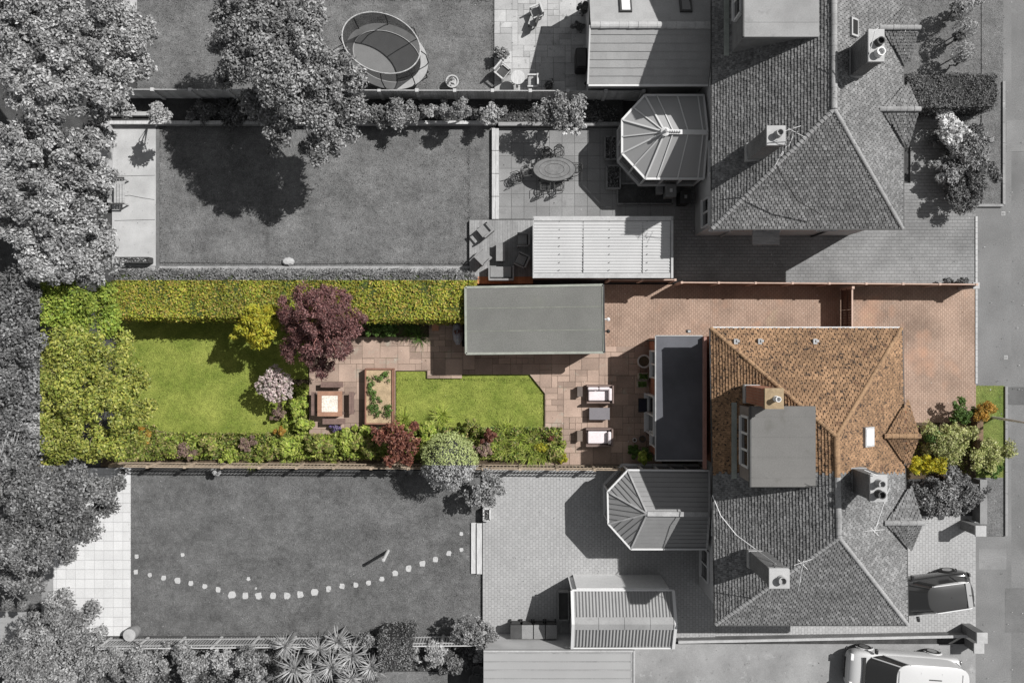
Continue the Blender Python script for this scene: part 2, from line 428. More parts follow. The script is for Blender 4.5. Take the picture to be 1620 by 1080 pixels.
m_feltN = M('blue_black_felt', (.085, .087, .098), .8, .22, .5, 40, .12, spots=[(28, .74, .77, (.5, .5, .55))])
m_dormF = M('dormer_felt', (.13, .127, .122), .9, .1, .6, 20, .12, spots=[(1.1, .58, .7, (.11, .107, .1))])
m_lead = M('lead_flashing', g(.3), .6, .2)
m_black = M('black_plastic', g(.02), .5, .1)
m_dark = M('dark_grey_paint', g(.05), .6, .2)
m_glassD = GLOSS('dark_glass', g(.02), .06, spec=.8)
m_tim = M('weathered_timber', g(.3), .85, .2, 2, 12, .25, stretch=(1, 8, 1), island=.12)
m_timS = M('sleeper_timber', g(.42), .85, .18, 2, 12, .2, stretch=(8, 1, 1), island=.1)
m_timC = M('fence_timber', (.3, .24, .18), .85, .2, 2, 12, .2, island=.15)
m_fenG = M('fence_boards_grey', g(.15), .9, .15, 2, 20, .2, island=.15)
m_fenL = M('fence_post_pale', g(.42), .85, .15)
m_cop = M('concrete_coping', (.45, .33, .27), .85, .1, 3, 20, .1)
m_deck = M('decking_boards', g(.22), .85, .15, 2, 12, .15, island=.14)
m_deckO = M('decking_boards_brown', (.36, .15, .07), .8, .15, 2, 12, .15, island=.12)
m_bark = M('bark_grey', g(.12), .95, .3, 3, 20, .3)
m_barkC = M('bark_brown', (.12, .08, .055), .95, .3, 3, 20, .3)
m_rat = M('rattan_grey', g(.2), .8, .12, 3, 70, .3)
m_ratD = M('rattan_dark', g(.07), .8, .12, 3, 70, .3)
m_cushG = M('cushion_grey', g(.2), .9, .08)
m_ratC = M('rattan_brown', (.17, .125, .11), .8, .12, 3, 70, .35)
m_cush = M('cushion_pale', (.6, .54, .55), .9, .07, 3, 12, .06)
m_iron = M('cast_metal_grey', g(.045), .6, .2)
m_bedm = M('bark_mulch', (.36, .27, .17), .95, .2, 3, 40, .3, bump=.02)
m_box = M('grey_wood_box', g(.2), .85, .2)
# leaf materials
YG = [(.13, .18, .03), (.24, .27, .05), (.38, .37, .08), (.1, .14, .03), (.45, .44, .14)]
l_west = LEAF('leaf_west_trees', [g(.09), g(.2), g(.28), g(.46), g(.15)], False, nvar=.25, trans=.15)
l_w2 = LEAF('leaf_dark_west', [g(.05), g(.11), g(.17), g(.27)], nvar=.3, trans=.15)
l_westC = LEAF('leaf_yellow_green', YG, True, 1.05)
l_westC2 = LEAF('leaf_fresh_green', [(.13, .2, .03), (.22, .3, .05), (.34, .38, .07), (.09, .14, .02)], True, 1.05)
l_g1 = LEAF('leaf_mid_grey', [g(.09), g(.17), g(.25), g(.34)], trans=.15)
l_g2 = LEAF('leaf_dark_grey', [g(.07), g(.13), g(.22)], trans=.15)
l_g3 = LEAF('leaf_pale_grey', [g(.25), g(.36), g(.45)])
l_petG = LEAF('petal_pale_grey', [g(.55), g(.7)])
l_hedge = LEAF('leaf_hedge', [(.14, .2, .03), (.27, .31, .04), (.4, .36, .05), (.1, .15, .03), (.42, .28, .08), (.22, .28, .04)], True, .75, nscale=.5)
l_hedG = LEAF('leaf_hedge_grey', [g(.09), g(.13), g(.17)])
l_pur = LEAF('leaf_purple', [(.065, .027, .03), (.13, .055, .055), (.23, .13, .12), (.05, .022, .025), (.2, .085, .075), (.33, .2, .19)])
l_gold = LEAF('leaf_gold', [(.4, .36, .03), (.3, .33, .04), (.46, .36, .04)])
l_blos = LEAF('petal_blossom', [(.68, .56, .56), (.5, .36, .36), (.75, .66, .64), (.1, .12, .05), (.6, .5, .5)])
l_red = LEAF('leaf_copper', [(.14, .045, .03), (.22, .09, .06), (.08, .025, .025), (.3, .15, .1)])
l_con = LEAF('leaf_sage_conifer', [(.34, .4, .16), (.44, .48, .22), (.26, .32, .11)], True, 1.0, nvar=.15)
l_bord = LEAF('leaf_border', [(.1, .15, .03), (.19, .24, .045), (.28, .31, .06), (.07, .11, .02), (.25, .19, .09), (.36, .36, .12)], nscale=1.2)
l_brt = LEAF('leaf_bright', [(.13, .2, .03), (.25, .33, .05), (.34, .4, .07), (.42, .44, .12), (.09, .13, .03)])
l_dkC = LEAF('leaf_deep_green', [(.05, .1, .02), (.08, .14, .03), (.12, .19, .05)])
l_var = LEAF('leaf_variegated', [(.28, .32, .1), (.45, .44, .2), (.17, .22, .05), (.5, .48, .28)])
l_yel = LEAF('leaf_golden_conifer', [(.5, .42, .02), (.2, .22, .02), (.6, .48, .03)])
l_ora = LEAF('leaf_orange', [(.35, .18, .03), (.45, .25, .05), (.25, .2, .04)])
l_mau = LEAF('leaf_mauve', [(.22, .15, .14), (.3, .2, .17), (.14, .14, .05)])
l_blueg = LEAF('petal_violet', [(.2, .13, .4), (.15, .15, .1)])

#@@GROUND
m_twig = M('twig_pale', g(.28), .9, .15); m_twigG = M('twig_olive', (.2, .17, .1), .9, .15); m_twigC = M('twig_red_brown', (.3, .14, .12), .9, .15)
# ------------------------------------------------------------------ ground, roads, paths
mb = MB(); mb.prism([(-300, -300), (300, -300), (300, 300), (-300, 300)], -.4, -.05); structure('ground', mb, m_soil)
rsheet('road', 1600, -400, 1900, 1500, -.01, m_asph)
rsheet('pavement', 1543, -400, 1600, 1500, .0, m_asph2)
# northern garden
rsheet('lawn', 217, -160, 781, 150, 0, m_lawnG)
rsheet('garden_path', 196, -160, 217, 60, .02, m_concl)
b = slabs('patio', [[(782, -160), (932, -160), (932, 147), (782, 147)]], .05, m_slabA, seed=3); structure('paving_bed', b, m_joint)
# second garden
rsheet('lawn', 252, 200, 778, 421, 0, m_lawnG)
rsheet('concrete_pad', 178, 200, 247, 421, .05, m_concl)
rsheet('gravel_edging', 246, 200, 252.5, 424, .03, M('gravel_dark', g(.12), .95, .2, 3, 80, .5))
for yy_ in (279, 349): sheet('expansion_joint', [(182, yy_), (246, yy_ - 1.5), (246, yy_ - .8), (182, yy_ + .8)], .052, m_soil)
sheet('lawn_edge', [(252, 415), (330, 415.5), (440, 417.5), (560, 416), (660, 417), (745, 417.5), (745, 418.8), (560, 417.6), (440, 419), (330, 417), (252, 416.6)], .006, m_soil)
sheet('crack', [(185, 312), (205, 309), (225, 313), (245, 316), (245, 316.7), (225, 313.8), (205, 309.8), (185, 312.8)], .0525, m_soil)
sheet('soil_edge', [(178, 421), (745, 421), (745, 432), (178, 432)], .01, M('pale_earth', g(.28), .95, .25, 1.5, 30, .2, bump=.01))
rsheet('flower_bed_soil', 170, 158, 985, 196, .22, m_soil)
b = slabs('patio', [[(789, 203), (1075, 203), (1075, 347), (789, 347)]], .06, m_slabB, cell=.6, sizes=((1, 1),), seed=5, gap=.015); structure('paving_bed', b, m_joint)
rsheet('driveway', 1065, 290, 1543, 449, .04, m_drvB)
rsheet('driveway', 1440, 180, 1543, 290, .041, m_drvB)
rsheet('lawn', 1400, -160, 1560, 118, .02, m_verG)
rsheet('grass_verge', 1552, -160, 1586, 325, .05, m_verG)
# colour garden
rsheet('lawn', 185, 500, 491, 715, 0, m_lawnC)
sheet('lawn', [(627, 586), (838, 586), (862, 622), (862, 700), (627, 700)], 0.0, m_lawnC)
sheet('flower_bed_soil', [(160, 676), (240, 680), (340, 690), (440, 696), (490, 686), (620, 684), (700, 682), (800, 690), (862, 698), (905, 700), (905, 738), (160, 738)], .03, m_soilC)
rsheet('lawn', 627, 690, 862, 700, -.004, m_lawnC)
rsheet('flower_bed_soil', 440, 600, 492, 662, .03, m_soilC)
rsheet('flower_bed_soil', 560, 490, 680, 536, .03, m_soilC)
b = slabs('patio', [[(490, 533), (731, 533), (731, 568), (490, 568)], [(679, 503), (731, 503), (731, 533), (679, 533)], [(676, 568), (731, 568), (731, 598), (676, 598)], [(490, 568), (676, 568), (676, 586), (490, 586)],
    [(490, 586), (626, 586), (626, 690), (490, 690)], [(731, 548), (958, 548), (958, 592), (731, 592)], [(958, 548), (1046, 548), (1046, 592), (958, 592)],
    [(838, 592), (1046, 592), (1046, 622), (862, 622)], [(862, 622), (1046, 622), (1046, 734), (862, 734)]], .12, m_slabC, seed=11, gap=.014)
structure('paving_bed', b, m_jointC)
rsheet('driveway', 950, 450, 1543, 548, .05, m_blockC)
rsheet('driveway', 1360, 548, 1543, 668, .051, m_blockC)
rsheet('path', 1046, 548, 1115, 740, .05, m_jointC)
rsheet('grass_verge', 1543, 610, 1588, 755, .05, m_verge)
rsheet('flower_bed_soil', 1400, 668, 1543, 758, .06, m_soilC)
rsheet('grass_verge', 1543, 755, 1589, 847, .05, m_verG)
# southern garden
rsheet('lawn', 207, 744, 764, 1005, 0, m_lawnD)
rsheet('pale_pad', 85, 740, 207, 1005, .04, m_pad)
rsheet('patio', 764, 742, 1130, 1012, .16, m_patD)
rsheet('driveway', 1130, 742, 1543, 1006, .05, m_drvD)
rsheet('flower_bed_soil', 1410, 757, 1543, 815, .07, m_soil)
rsheet('driveway', 1000, 1018, 1543, 1300, .02, m_conc)
rsheet('lawn', -200, 880, 66, 962, .0, m_lawnD)
rsheet('garden_path', 66, 880, 88, 985, .02, m_conc)
rsheet('lawn', 560, 1062, 708, 1250, .0, m_lawnG)

#@@HOUSES
ZE, ZR = 4.6, 7.37
def wall_ring(poly, z0, z1):
    mb = MB(); mb.prism(poly, z0, z1); return mb
def window(parent, c, wd, ht, axis, sign, bars=2, name='window', mf=None, depth=.08):
    """window on a wall: c centre (x,y,z); axis 'x' = wall plane faces +-x"""
    mf = mf or m_white
    fr = MB(); gl = MB(); t = .07
    def bx(m, u, v, du, dv, off, th):
        if axis == 'x': m.box((c[0] + sign * off, c[1] + u, c[2] + v), (th, du, dv))
        else: m.box((c[0] + u, c[1] + sign * off, c[2] + v), (du, th, dv))
    bx(fr, 0, ht / 2, wd, t, depth / 2, depth); bx(fr, 0, -ht / 2, wd + .08, t, depth / 2 + .03, depth + .06)
    for i in range(bars + 1):
        u = -wd / 2 + wd * i / bars
        bx(fr, u, 0, t, ht - t, depth / 2, depth)
    bx(gl, 0, 0, wd - t, ht - t, .02, .03)
    f = fr.build(name, mf, parent); gl.build('pane', m_glassD, f); return f
def hip_house(corners, ra, rb, bays, pick_ab, roots, tile_mats, ridge_mats, wall_mats):
    """corners SW,SE,NE,NW xy of the eaves; ra/rb ridge ends (south,north). pick_ab(p) -> 0 north / 1 south"""
    SW, SE, NE, NW = [Vector((c[0], c[1], ZE)) for c in corners]
    ra = Vector((ra[0], ra[1], ZR)); rb = Vector((rb[0], rb[1], ZR))
    T = [MB(), MB()]
    pick = lambda p: T[pick_ab(p)]
    tile_slope(pick, [SW, NW, rb, ra], NW, SW, thick=.045, notch=.25); tile_slope(pick, [SE, NE, rb, ra], SE, NE, notch=.8)
    tile_slope(pick, [SW, SE, ra], SW, SE); tile_slope(pick, [NE, NW, rb], NE, NW)
    Rg = [MB(), MB()]
    hips = []
    for a, b_ in ((SW, ra), (SE, ra), (NW, rb), (NE, rb)): q = MB(); ridge_tiles(q, a, b_, rad=.075, seg=.17, step=.25); hips.append((pick_ab(a), q))
    n = 40
    k = int((rb - ra).length / .4) + 1
    for i in range(k):
        p, q = ra.lerp(rb, i / k), ra.lerp(rb, (i + 1) / k); ridge_tiles(Rg[pick_ab((p + q) / 2)], p, q, rad=.12, seg=.4)
    # bay gables
    for (yc, hw, xo) in bays:
        idx = pick_ab(Vector((16, yc, 5)))
        zr = 5.6; f = (ZR - ZE) / (SE.x - ra.x); xi = SE.x - (zr - ZE) / f
        a = Vector((xi, yc, zr)); o = Vector((xo, yc, zr)); en = Vector((xo, yc + hw, ZE)); es = Vector((xo, yc - hw, ZE))
        L = Vector((0, 0, .03))
        tile_slope(lambda p: T[idx], [a + L, o + L, en + L], en - Vector((2, 0, 0)), en)
        tile_slope(lambda p: T[idx], [a + L, o + L, es + L], es - Vector((2, 0, 0)), es)
        q = MB(); ridge_tiles(q, a, o + Vector((.03, 0, 0)), rad=.11, seg=.3); hips.append((idx, q))
    out = []
    for i in (0, 1):
        r = T[i].build('roof', tile_mats[i], roots[i]); r2 = Rg[i].build('ridge_tiles', ridge_mats[i], r)
        for hi_, q in hips:
            if hi_ == i: q.build('hip_tiles', ridge_mats[i], r)
        out.append(r)
    # underlay + walls per house, split on y
    ov = .32
    for i in (0, 1):
        ys = YSPLIT
        x0 = SW.x; x1 = SE.x
        if i == 0: y0, y1 = ys + .002, NW.y
        else: y0, y1 = SW.y, ys - .002
        wl = MB(); wl.prism([(x0 + ov, y0 + (ov if i else 0)), (x1 - ov, y0 + (ov if i else 0)), (x1 - ov, y1 - (0 if i else ov)), (x0 + ov, y1 - (0 if i else ov))], -.05, ZE - .02)
        for (yc, hw, xo) in bays:
            if pick_ab(Vector((16, yc, 5))) == i: wl.prism([(x1 - ov - .1, yc - hw + .15), (xo - .35, yc - hw + .15), (xo - .05, yc - hw + .55), (xo - .05, yc + hw - .55), (xo - .35, yc + hw - .15), (x1 - ov - .1, yc + hw - .15)], -.05, ZE - .04)
        wl.build('wall', wall_mats[i], roots[i])
        lerpE = lambda A, B, y: A + (B - A) * ((y - A.y) / (B.y - A.y))
        Wy0, Wy1, Ey0, Ey1 = [lerpE(*k) for k in ((SW, NW, y0), (SW, NW, y1), (SE, NE, y0), (SE, NE, y1))]
        sf = MB(); sf.prism([(Wy0.x, Wy0.y), (Ey0.x, Ey0.y), (Ey1.x, Ey1.y), (Wy1.x, Wy1.y)], ZE - .09, ZE - .025); sf.build('soffit', m_lead, roots[i])
        gm = m_dark; dz = Vector((0, 0, -.03))
        MB().bar(Wy0 + dz - Vector((.03, 0, 0)), Wy1 + dz - Vector((.03, 0, 0)), .07, .08).build('gutter', gm, roots[i]); MB().bar(Ey0 + dz + Vector((.03, 0, 0)), Ey1 + dz + Vector((.03, 0, 0)), .06, .08).build('gutter', gm, roots[i])
        A_, B_ = (Wy1, Ey1) if i == 0 else (Wy0, Ey0); oy = Vector((0, .03 if i == 0 else -.03, 0))
        MB().bar(A_ + dz + oy, B_ + dz + oy, .06, .08).build('gutter', m_white if tile_mats[i] is not m_tileG else gm, roots[i])
    # underlay solid under the tiles, one per house
    for i in (0, 1):
        u = MB(); d = Vector((0, 0, -.02)); ys = YSPLIT
        mid = lambda A, B: A + (B - A) * ((ys - A.y) / (B.y - A.y))
        Wm, Em, Rm = mid(SW, NW), mid(SE, NE), mid(ra, rb)
        if i == 0: P = [NW, NE, rb, Wm, Em, Rm]; F = [(0, 3, 5, 2), (1, 2, 5, 4), (0, 2, 1), (3, 4, 5), (0, 1, 4, 3)]
        else: P = [SW, SE, ra, Wm, Em, Rm]; F = [(0, 2, 5, 3), (1, 4, 5, 2), (0, 1, 2), (3, 5, 4), (0, 3, 4, 1)]
        u.add([p + d for p in P], F); u.build('roof_underlay', m_under, out[i])
    return out
def roofz(x, SWx=8.36, mid=12.33):
    return ZE + (ZR - ZE) * (x - SWx) / (mid - SWx) if x < mid else ZR - (ZR - ZE) * (x - mid) / (16.3 - mid)
def chimney(parent, x0, y0, x1, y1, ztop, mat, pots, zb, skirt=.25, capm=None):
    mb = MB(); cx, cy = (x0 + x1) / 2, (y0 + y1) / 2; dx, dy = abs(x1 - x0) - .08, abs(y1 - y0) - .08
    mb.box((cx, cy, (zb + ztop) / 2 - .06), (dx, dy, ztop - zb - .1))
    mb.box((cx, cy, ztop - .22), (dx + .07, dy + .07, .1))
    c = mb.build('chimney', mat, parent)
    cp = MB(); cp.box((cx, cy, ztop - .05), (dx + .08, dy + .08, .12)); cp.build('chimney_cap', capm or m_concl, c)
    ld = MB(); ld.box((cx - .02, cy, zb + .42), (dx + .06, dy + .06, .3)); ld.build('flashing', m_lead, c)
    for (px_, py_, r, m, h) in pots:
        p = MB(); p.lathe((px_, py_, ztop), [(r * 1.15, 0), (r * 1.15, .05), (r, .08), (r * .92, h), (r * 1.05, h), (r * 1.05, h + .04), (r * .8, h + .04), (r * .75, h - .1), (.001, h - .1)], 16)
        p.build('chimney_pot', m, c, smooth=False)
    return c
m_potG = M('pot_grey', g(.3), .8); m_potD = M('pot_dark', g(.06), .8); m_potS = M('pot_pale', g(.6), .5)
def aerial(parent, base, tip, rods, m):
    a = MB(); a.tube([base, Vector(tip)], .014, 6)
    d = (Vector(tip) - Vector(base)); 
    for (k, ln, ang) in rods:
        p = Vector(base) + d * k; v = Vector((math.cos(ang), math.sin(ang), .05)) * ln / 2; a.tube([p - v, p + v], .010, 5)
    return a.build('television_aerial', m, parent)
m_alu = M('aluminium_rod', g(.6), .4, .05)

# -- the pair in the south: colour house (north half) and its neighbour (south half)
YSPLIT = -5.35
hc = thing('semi_detached_house', 'brown tiled semi-detached house with red brick, flat roof dormer and white rooflight', 'house', (12.3, -2.4, 0))
hd = thing('semi_detached_house', 'grey tiled semi-detached house joined to the south side of the brown roofed one', 'house', (12.4, -8.6, 0))
cN = 0.554; cS = -11.8
R_ = hip_house([(8.5, cS), (16.5, cS), (16.25, cN), (8.3, cN)], (12.52, -7.5), (12.42, -3.64),
    [(-3.83, 1.5, 16.52), (-7.35, 1.45, 16.66)], lambda p: 0 if p.y > -6.24 * (1 - p.z / H) else 1, (hc, hd), (m_tileC, m_tileG), (m_ridgeC, m_ridgeG), (m_brickC, m_rendG))
chimney(hc, 9.38, -2.5, 10.08, -1.73, 8.3, m_brickC, [(9.78, -2.12, .1, m_potS, .3)], 5.2, capm=M('stone_cap_tan', (.28, .21, .13), .9, .2))
chimney(hd, 9.54, -9.15, 10.3, -8.4, 8.3, m_brickG, [(9.98, -8.82, .15, m_potG, .2)], 5.2)
chimney(hd, 13.2, -5.9, 13.83, -4.9, 8.5, m_brickG, [(13.5, -5.2, .13, m_potG, .3), (13.5, -5.6, .14, m_potD, .28)], 6.3)
aerial(hd, (14.0, -5.4, 8.3), at(1383, 842, 8.4), [(.95, .7, 0.1), (.85, .3, .9), (.98, .4, -.8)], m_alu)
aerial(hd, at(1262, 938, 7.2), at(1271, 887, 9.0), [(.97, .7, .35), (.9, .5, -.8), (.55, .5, 1.5)], m_alu)
aerial(hd, (13.3, -4.95, 8.5), at(1377, 746, 9.2), [(.8, .5, -.4)], m_alu)
def dormer(root, x0, y0, x1, y1, ztop, mroof, mwall, win, xeave=8.4):
    zb = ZE + .7 * (x0 - xeave)
    d = MB(); d.add([(x0 + .08, y0 + .1, zb - .05), (x1 - .1, y0 + .1, ztop - .15), (x1 - .1, y1 - .1, ztop - .15), (x0 + .08, y1 - .1, zb - .05), (x0 + .08, y0 + .1, ztop - .15), (x0 + .08, y1 - .1, ztop - .15)],
        [(0, 4, 5, 3), (0, 1, 4), (3, 5, 2), (4, 1, 2, 5), (0, 3, 2, 1)])
    dd = d.build('dormer', mwall, root)
    rf = MB(); rf.box(((x0 + x1) / 2, (y0 + y1) / 2, ztop - .09), (x1 - x0, abs(y1 - y0), .18))
    n = 3
    for i in range(n + 1):   # lapped felt seams
        y = y1 + (y0 - y1) * (.12 + .76 * i / n) if n else 0
        rf.box(((x0 + x1) / 2, y, ztop + .004), (x1 - x0 - .1, .05, .012))
    rf.build('flat_roof', mroof, dd)
    cp = MB(); cp.bar((x0 - .02, y0, ztop - .05), (x0 - .02, y1, ztop - .05), .06, .16); cp.build('fascia', m_dark, dd)
    sl = MB(); sl.box((x0 - .12, (y0 + y1) / 2, zb + .03), (.2, abs(y1 - y0), .06)); sl.build('lead_apron', M('lead_apron', (.25, .27, .25), .7), dd)
    if win:
        fr = MB(); gl = MB(); X = x0 + .03
        yc, wl, zc, hh = win
        fr.box((X, yc, zc + hh / 2), (.12, wl, .09)); fr.box((X - .04, yc, zc - hh / 2), (.16, wl, .09))
        for i in range(4): fr.box((X, yc - wl / 2 + wl * i / 3, zc), (.12, .09, hh))
        gl.box((X - .01, yc, zc), (.03, wl - .05, hh - .05))
        f = fr.build('dormer_window', m_white, dd); gl.build('pane', m_glassD, dd)
    return dd
dormer(hc, 9.22, -5.61, 11.72, -2.5, 7.1, m_dormF, M('dormer_cladding', (.2, .175, .16), .8), (-3.95, 1.95, 6.3, .95))
# rooflight, vents, soil pipe, cable
def rooflight(root, c, wd, ht, slope, mf, glass):
    ax = Matrix.Rotation(slope, 3, 'Y'); f = MB(); f.box(c, (wd, ht, .12), 0, ax); o = f.build('rooflight', mf, root)
    p = MB(); p.box(Vector(c) + ax @ Vector((0, 0, .07)), (wd - .16, ht - .16, .03), 0, ax); p.build('pane', glass, o); return o
xx = 14.15; rooflight(hc, (xx, -3.78, ZR - .7 * (xx - 12.42) + .08), .62, .78, math.atan(.7), M('rooflight_frame', g(.35), .5), GLOSS('sky_glass', (.8, .85, .92), .15))
v = MB()
for px_ in (1163, 1201, 1288):
    c = at(px_, 540, 4.95); v.box((c.x, c.y, 5.02), (.16, .22, .14)); v.box((c.x + .08, c.y + .02, 5.05), (.12, .1, .16))
v.build('roof_vent', m_lead, hc)
sp = MB(); a = at(1195, 515, 4.2); sp.tube([(a.x, .35, 0), (a.x, .35, 4.3), (a.x - .2, .6, 4.5)], .05, 8)
sp.build('drainpipe', m_black, hc); MB().tube([(16.2, .3, 0), (16.2, .3, 4.4)], .04, 8).build('drainpipe', m_black, hc)
cb = MB(); cb.tube([at(1127, 783, 4.7), at(1140, 815, 5.2), at(1165, 846, 5.6), at(1195, 868, 6.3), at(1228, 892, 7.6)], .022, 5); cb.build('roof_cable', m_alu, hd)

# -- the pair in the north
YSPLIT = 12.0
hb = thing('semi_detached_house', 'grey tiled house end with conservatory behind and long drive beside it', 'house', (12.3, 8, 0))
ha = thing('semi_detached_house', 'grey tiled house at the top edge with a flat roof dormer', 'house', (12.3, 15, 0))
hip_house([(8.36, 4.71), (16.3, 4.71), (16.3, 21.5), (8.36, 21.5)], (12.33, 8.9), (12.33, 17.3),
    [(12.7, 1.4, 16.52), (9.4, 1.45, 16.52)], lambda p: 0 if p.y > 11.2 else 1, (ha, hb), (m_tileG, m_tileG), (m_ridgeG, m_ridgeG), (m_rendG, m_rendG))
chimney(hb, 9.45, 7.27, 10.15, 8.0, 8.3, m_brickG, [(9.86, 7.68, .13, m_potG, .28)], 5.2)
chimney(ha, 13.13, 10.3, 13.72, 11.5, 8.5, m_brickG, [(13.5, 11.0, .14, m_potD, .2), (13.5, 10.6, .15, m_potS, .22)], 6.3)
aerial(hb, at(1210, 283, 6.6), at(1262, 208, 9.0), [(.97, .7, -.5), (.45, .6, 1.1), (.6, .4, 1.1), (.8, .4, 1.2)], m_alu)
aerial(hb, at(1238, 233, 8.0), at(1256, 200, 9.2), [(.9, .6, .3)], m_alu)
aerial(ha, at(1375, 88, 8.5), at(1385, 47, 8.9), [(.98, .3, .6)], m_alu)
dormer(ha, 8.95, 11.75, 11.85, 16.6, 7.1, m_feltG, M('dormer_render', g(.16), .9), (14.0, 2.2, 6.2, .9), 8.36)
xx = 13.35; rooflight(ha, (xx, 12.25, ZR - .7 * (xx - 12.33) + .08), .45, .7, math.atan(.7), m_trim, m_glassD)
cb = MB(); cb.tube([at(1228, 262, 7), at(1240, 285, 6.7), at(1262, 318, 5.9), at(1300, 340, 5.3)], .018, 5); cb.build('roof_cable', m_black, hb)
# south wall details of the northern pair
ys = 4.71 + .32
for px_, py_ in ((1140, 367), (1310, 367)):
    window(hb, (at(px_, 366, 2.5).x, ys, 2.9), .9, 1.1, 'y', -1, 2)
window(hb, (at(1216, 368, 2.4).x, ys, 2.6), 1.2, 1.0, 'y', -1, 2)
c = MB(); c.box((at(1212, 375, 2.2).x, ys - .35, 2.15), (1.2, .7, .1)); c.build('door_canopy', m_tim, hb)
pp = MB(); pp.tube([(9.9, ys - .06, 0), (9.9, ys - .06, 3.6), (10.4, ys - .1, 4.3)], .05, 8); pp.build('drainpipe', m_trim, hb)
MB().tube([(14.2, ys - .06, 0), (14.2, ys - .06, 3.9), (14.7, ys - .1, 4.4)], .045, 8).build('drainpipe', m_black, hb)
window(hb, (8.68, 5.75, 2.3), 1.2, 1.1, 'x', -1, 2); window(hb, (8.68, 8.0, 3.6), 1.4, 1.0, 'x', -1, 2)
window(hd, (8.8, -10.1, 1.6), 1.4, 1.2, 'x', -1, 2)
window(hd, (8.8, -7.6, 3.7), 1.6, 1.0, 'x', -1, 3)
for hh, ycs in ((hc, -3.83), (hd, -7.35), (ha, 12.7), (hb, 9.4)):
    window(hh, (16.5, ycs, 3.4), 1.2, 1.2, 'x', 1, 2); window(hh, (16.5, ycs, 1.3), 1.2, 1.3, 'x', 1, 2)
for hh, yy in ((hc, -.9), (hd, -10.2), (hb, 6.3), (ha, 15)):
    window(hh, (15.98 if hh in (hb, ha) else 16.0, yy, 3.5), 1.1, 1.1, 'x', 1, 2)
    d = MB(); d.box((16.02, yy, 1.1), (.1, .95, 2.1)); dr = d.build('front_door', m_dark, hh); k = MB(); k.box((16.1, yy - .35, 1.1), (.05, .04, .12)); k.build('handle', m_alu, dr)

# -- flat roofed rear extension of the colour house
ex = thing('house_extension', 'flat roofed red brick extension with white patio doors behind the brown house', 'extension', (7.4, -2.5, 0))
x0, x1 = at(1037, 0, 2.5).x, 8.45; y1, y0 = at(0, 531, 2.5).y, at(0, 728, 2.5).y
MB().prism([(x0 + .14, y0 + .1), (x1 + .15, y0 + .1), (x1 + .15, y1 - .1), (x0 + .14, y1 - .1)], -.05, 2.35).build('wall', m_brickC, ex)
f = MB(); f.box(((x0 + x1) / 2, (y0 + y1) / 2, 2.42), (x1 - x0, y1 - y0, .14))
f.build('flat_roof', m_feltN, ex)
f = MB()
for a, b_ in (((x0, y0), (x0, y1)), ((x0, y1), (x1, y1)), ((x0, y0), (x1, y0))): f.bar((*a, 2.5), (*b_, 2.5), .05, .05)
f.build('roof_edge_trim', m_lead, ex)
f = MB(); f.box((x1 + .06, (y0 + y1) / 2 - .2, 2.62), (.12, y1 - y0 + .3, .3)); f.build('lead_upstand', M('pinkish_upstand', (.3, .17, .14), .8), ex)
window(ex, (x0 + .14, at(0, 576, 1.6).y, 1.7), 1.2, 1.1, 'x', -1, 2, depth=.12)
window(ex, (x0 + .14, at(0, 694, 1.6).y, 1.7), .6, 1.1, 'x', -1, 1, depth=.12)
o = window(ex, (x0 + .14, at(0, 655, 1.2).y, 1.15), 1.75, 2.1, 'x', -1, 2, name='patio_doors', depth=.2)
wp = MB(); wp.tube([(x0 + .05, y1 - .2, 0), (x0 + .05, y1 - .2, 2.4)], .04, 8); wp.build('drainpipe', m_black, ex)

# -- extension with slate roof, north
ea = thing('house_extension', 'single storey extension with pale tiled roof, wide ridge and two rooflights', 'extension', (6, 15, 0))
zr, ze = 3.7, 2.7
A = [at(931, 133, ze), at(1116, 135, ze)]; Rg = [at(934, 40, zr), at(1114, 43, zr)]
wy = A[0].y; xw = A[0].x; xe = 8.65; ry = Rg[0].y; ny = ry + (ry - wy) * 1.15
t = MB(); pk = lambda p: t
tile_slope(pk, [(xw, wy, ze), (xe, wy, ze), (xe, ry, zr), (xw, ry, zr)], (xw, wy, ze), (xe, wy, ze), .34, .3, .03, .0, jit=.3, notch=0)
tile_slope(pk, [(xe, ny, ze), (xw, ny, ze), (xw, ry, zr), (xe, ry, zr)], (xe, ny, ze), (xw, ny, ze), .34, .3, .012, .0, jit=.2, notch=0)
rf = t.build('roof', m_tileG2, ea); t = MB(); ridge_tiles(t, (xw, ry, zr), (xe, ry, zr), .16, .42); t.build('ridge_tiles', m_trim, rf)
t = MB(); t.add([(xw + .02, wy + .02, ze - .02), (xe, wy + .02, ze - .02), (xe, ry, zr - .02), (xw + .02, ry, zr - .02), (xe, ny - .02, ze - .02), (xw + .02, ny - .02, ze - .02)], [(0, 1, 2, 3), (3, 2, 4, 5), (0, 3, 5), (1, 4, 2), (0, 5, 4, 1)]); t.build('roof_underlay', m_under, rf)
MB().prism([(xw + .12, wy + .2), (xe - .02, wy + .2), (xe - .02, ny - .2), (xw + .12, ny - .2)], -.05, ze - .03).build('wall', m_rendG, ea)
t = MB(); t.bar((xw, wy - .05, ze - .03), (xe, wy - .05, ze - .03), .1, .09); t.bar((xw - .03, wy, ze), (xw - .03, ry, zr), .06, .14); t.build('gutter', m_white, ea)
for px_ in (990, 1085):
    c = at(px_, 8, 3.4); zz = zr - (c.y - ry) * (zr - ze) / (ny - ry); q = MB(); tl = Matrix.Rotation(-math.atan((zr - ze) / (ny - ry)), 3, 'X')
    q.box((c.x, c.y, zz + .05), (.52, .75, .12), 0, tl); w_ = q.build('rooflight', m_dark, ea); q = MB(); q.box((c.x, c.y, zz + .125), (.36, .58, .02), 0, tl); q.build('pane', m_potS if px_ == 990 else m_glassD, w_)
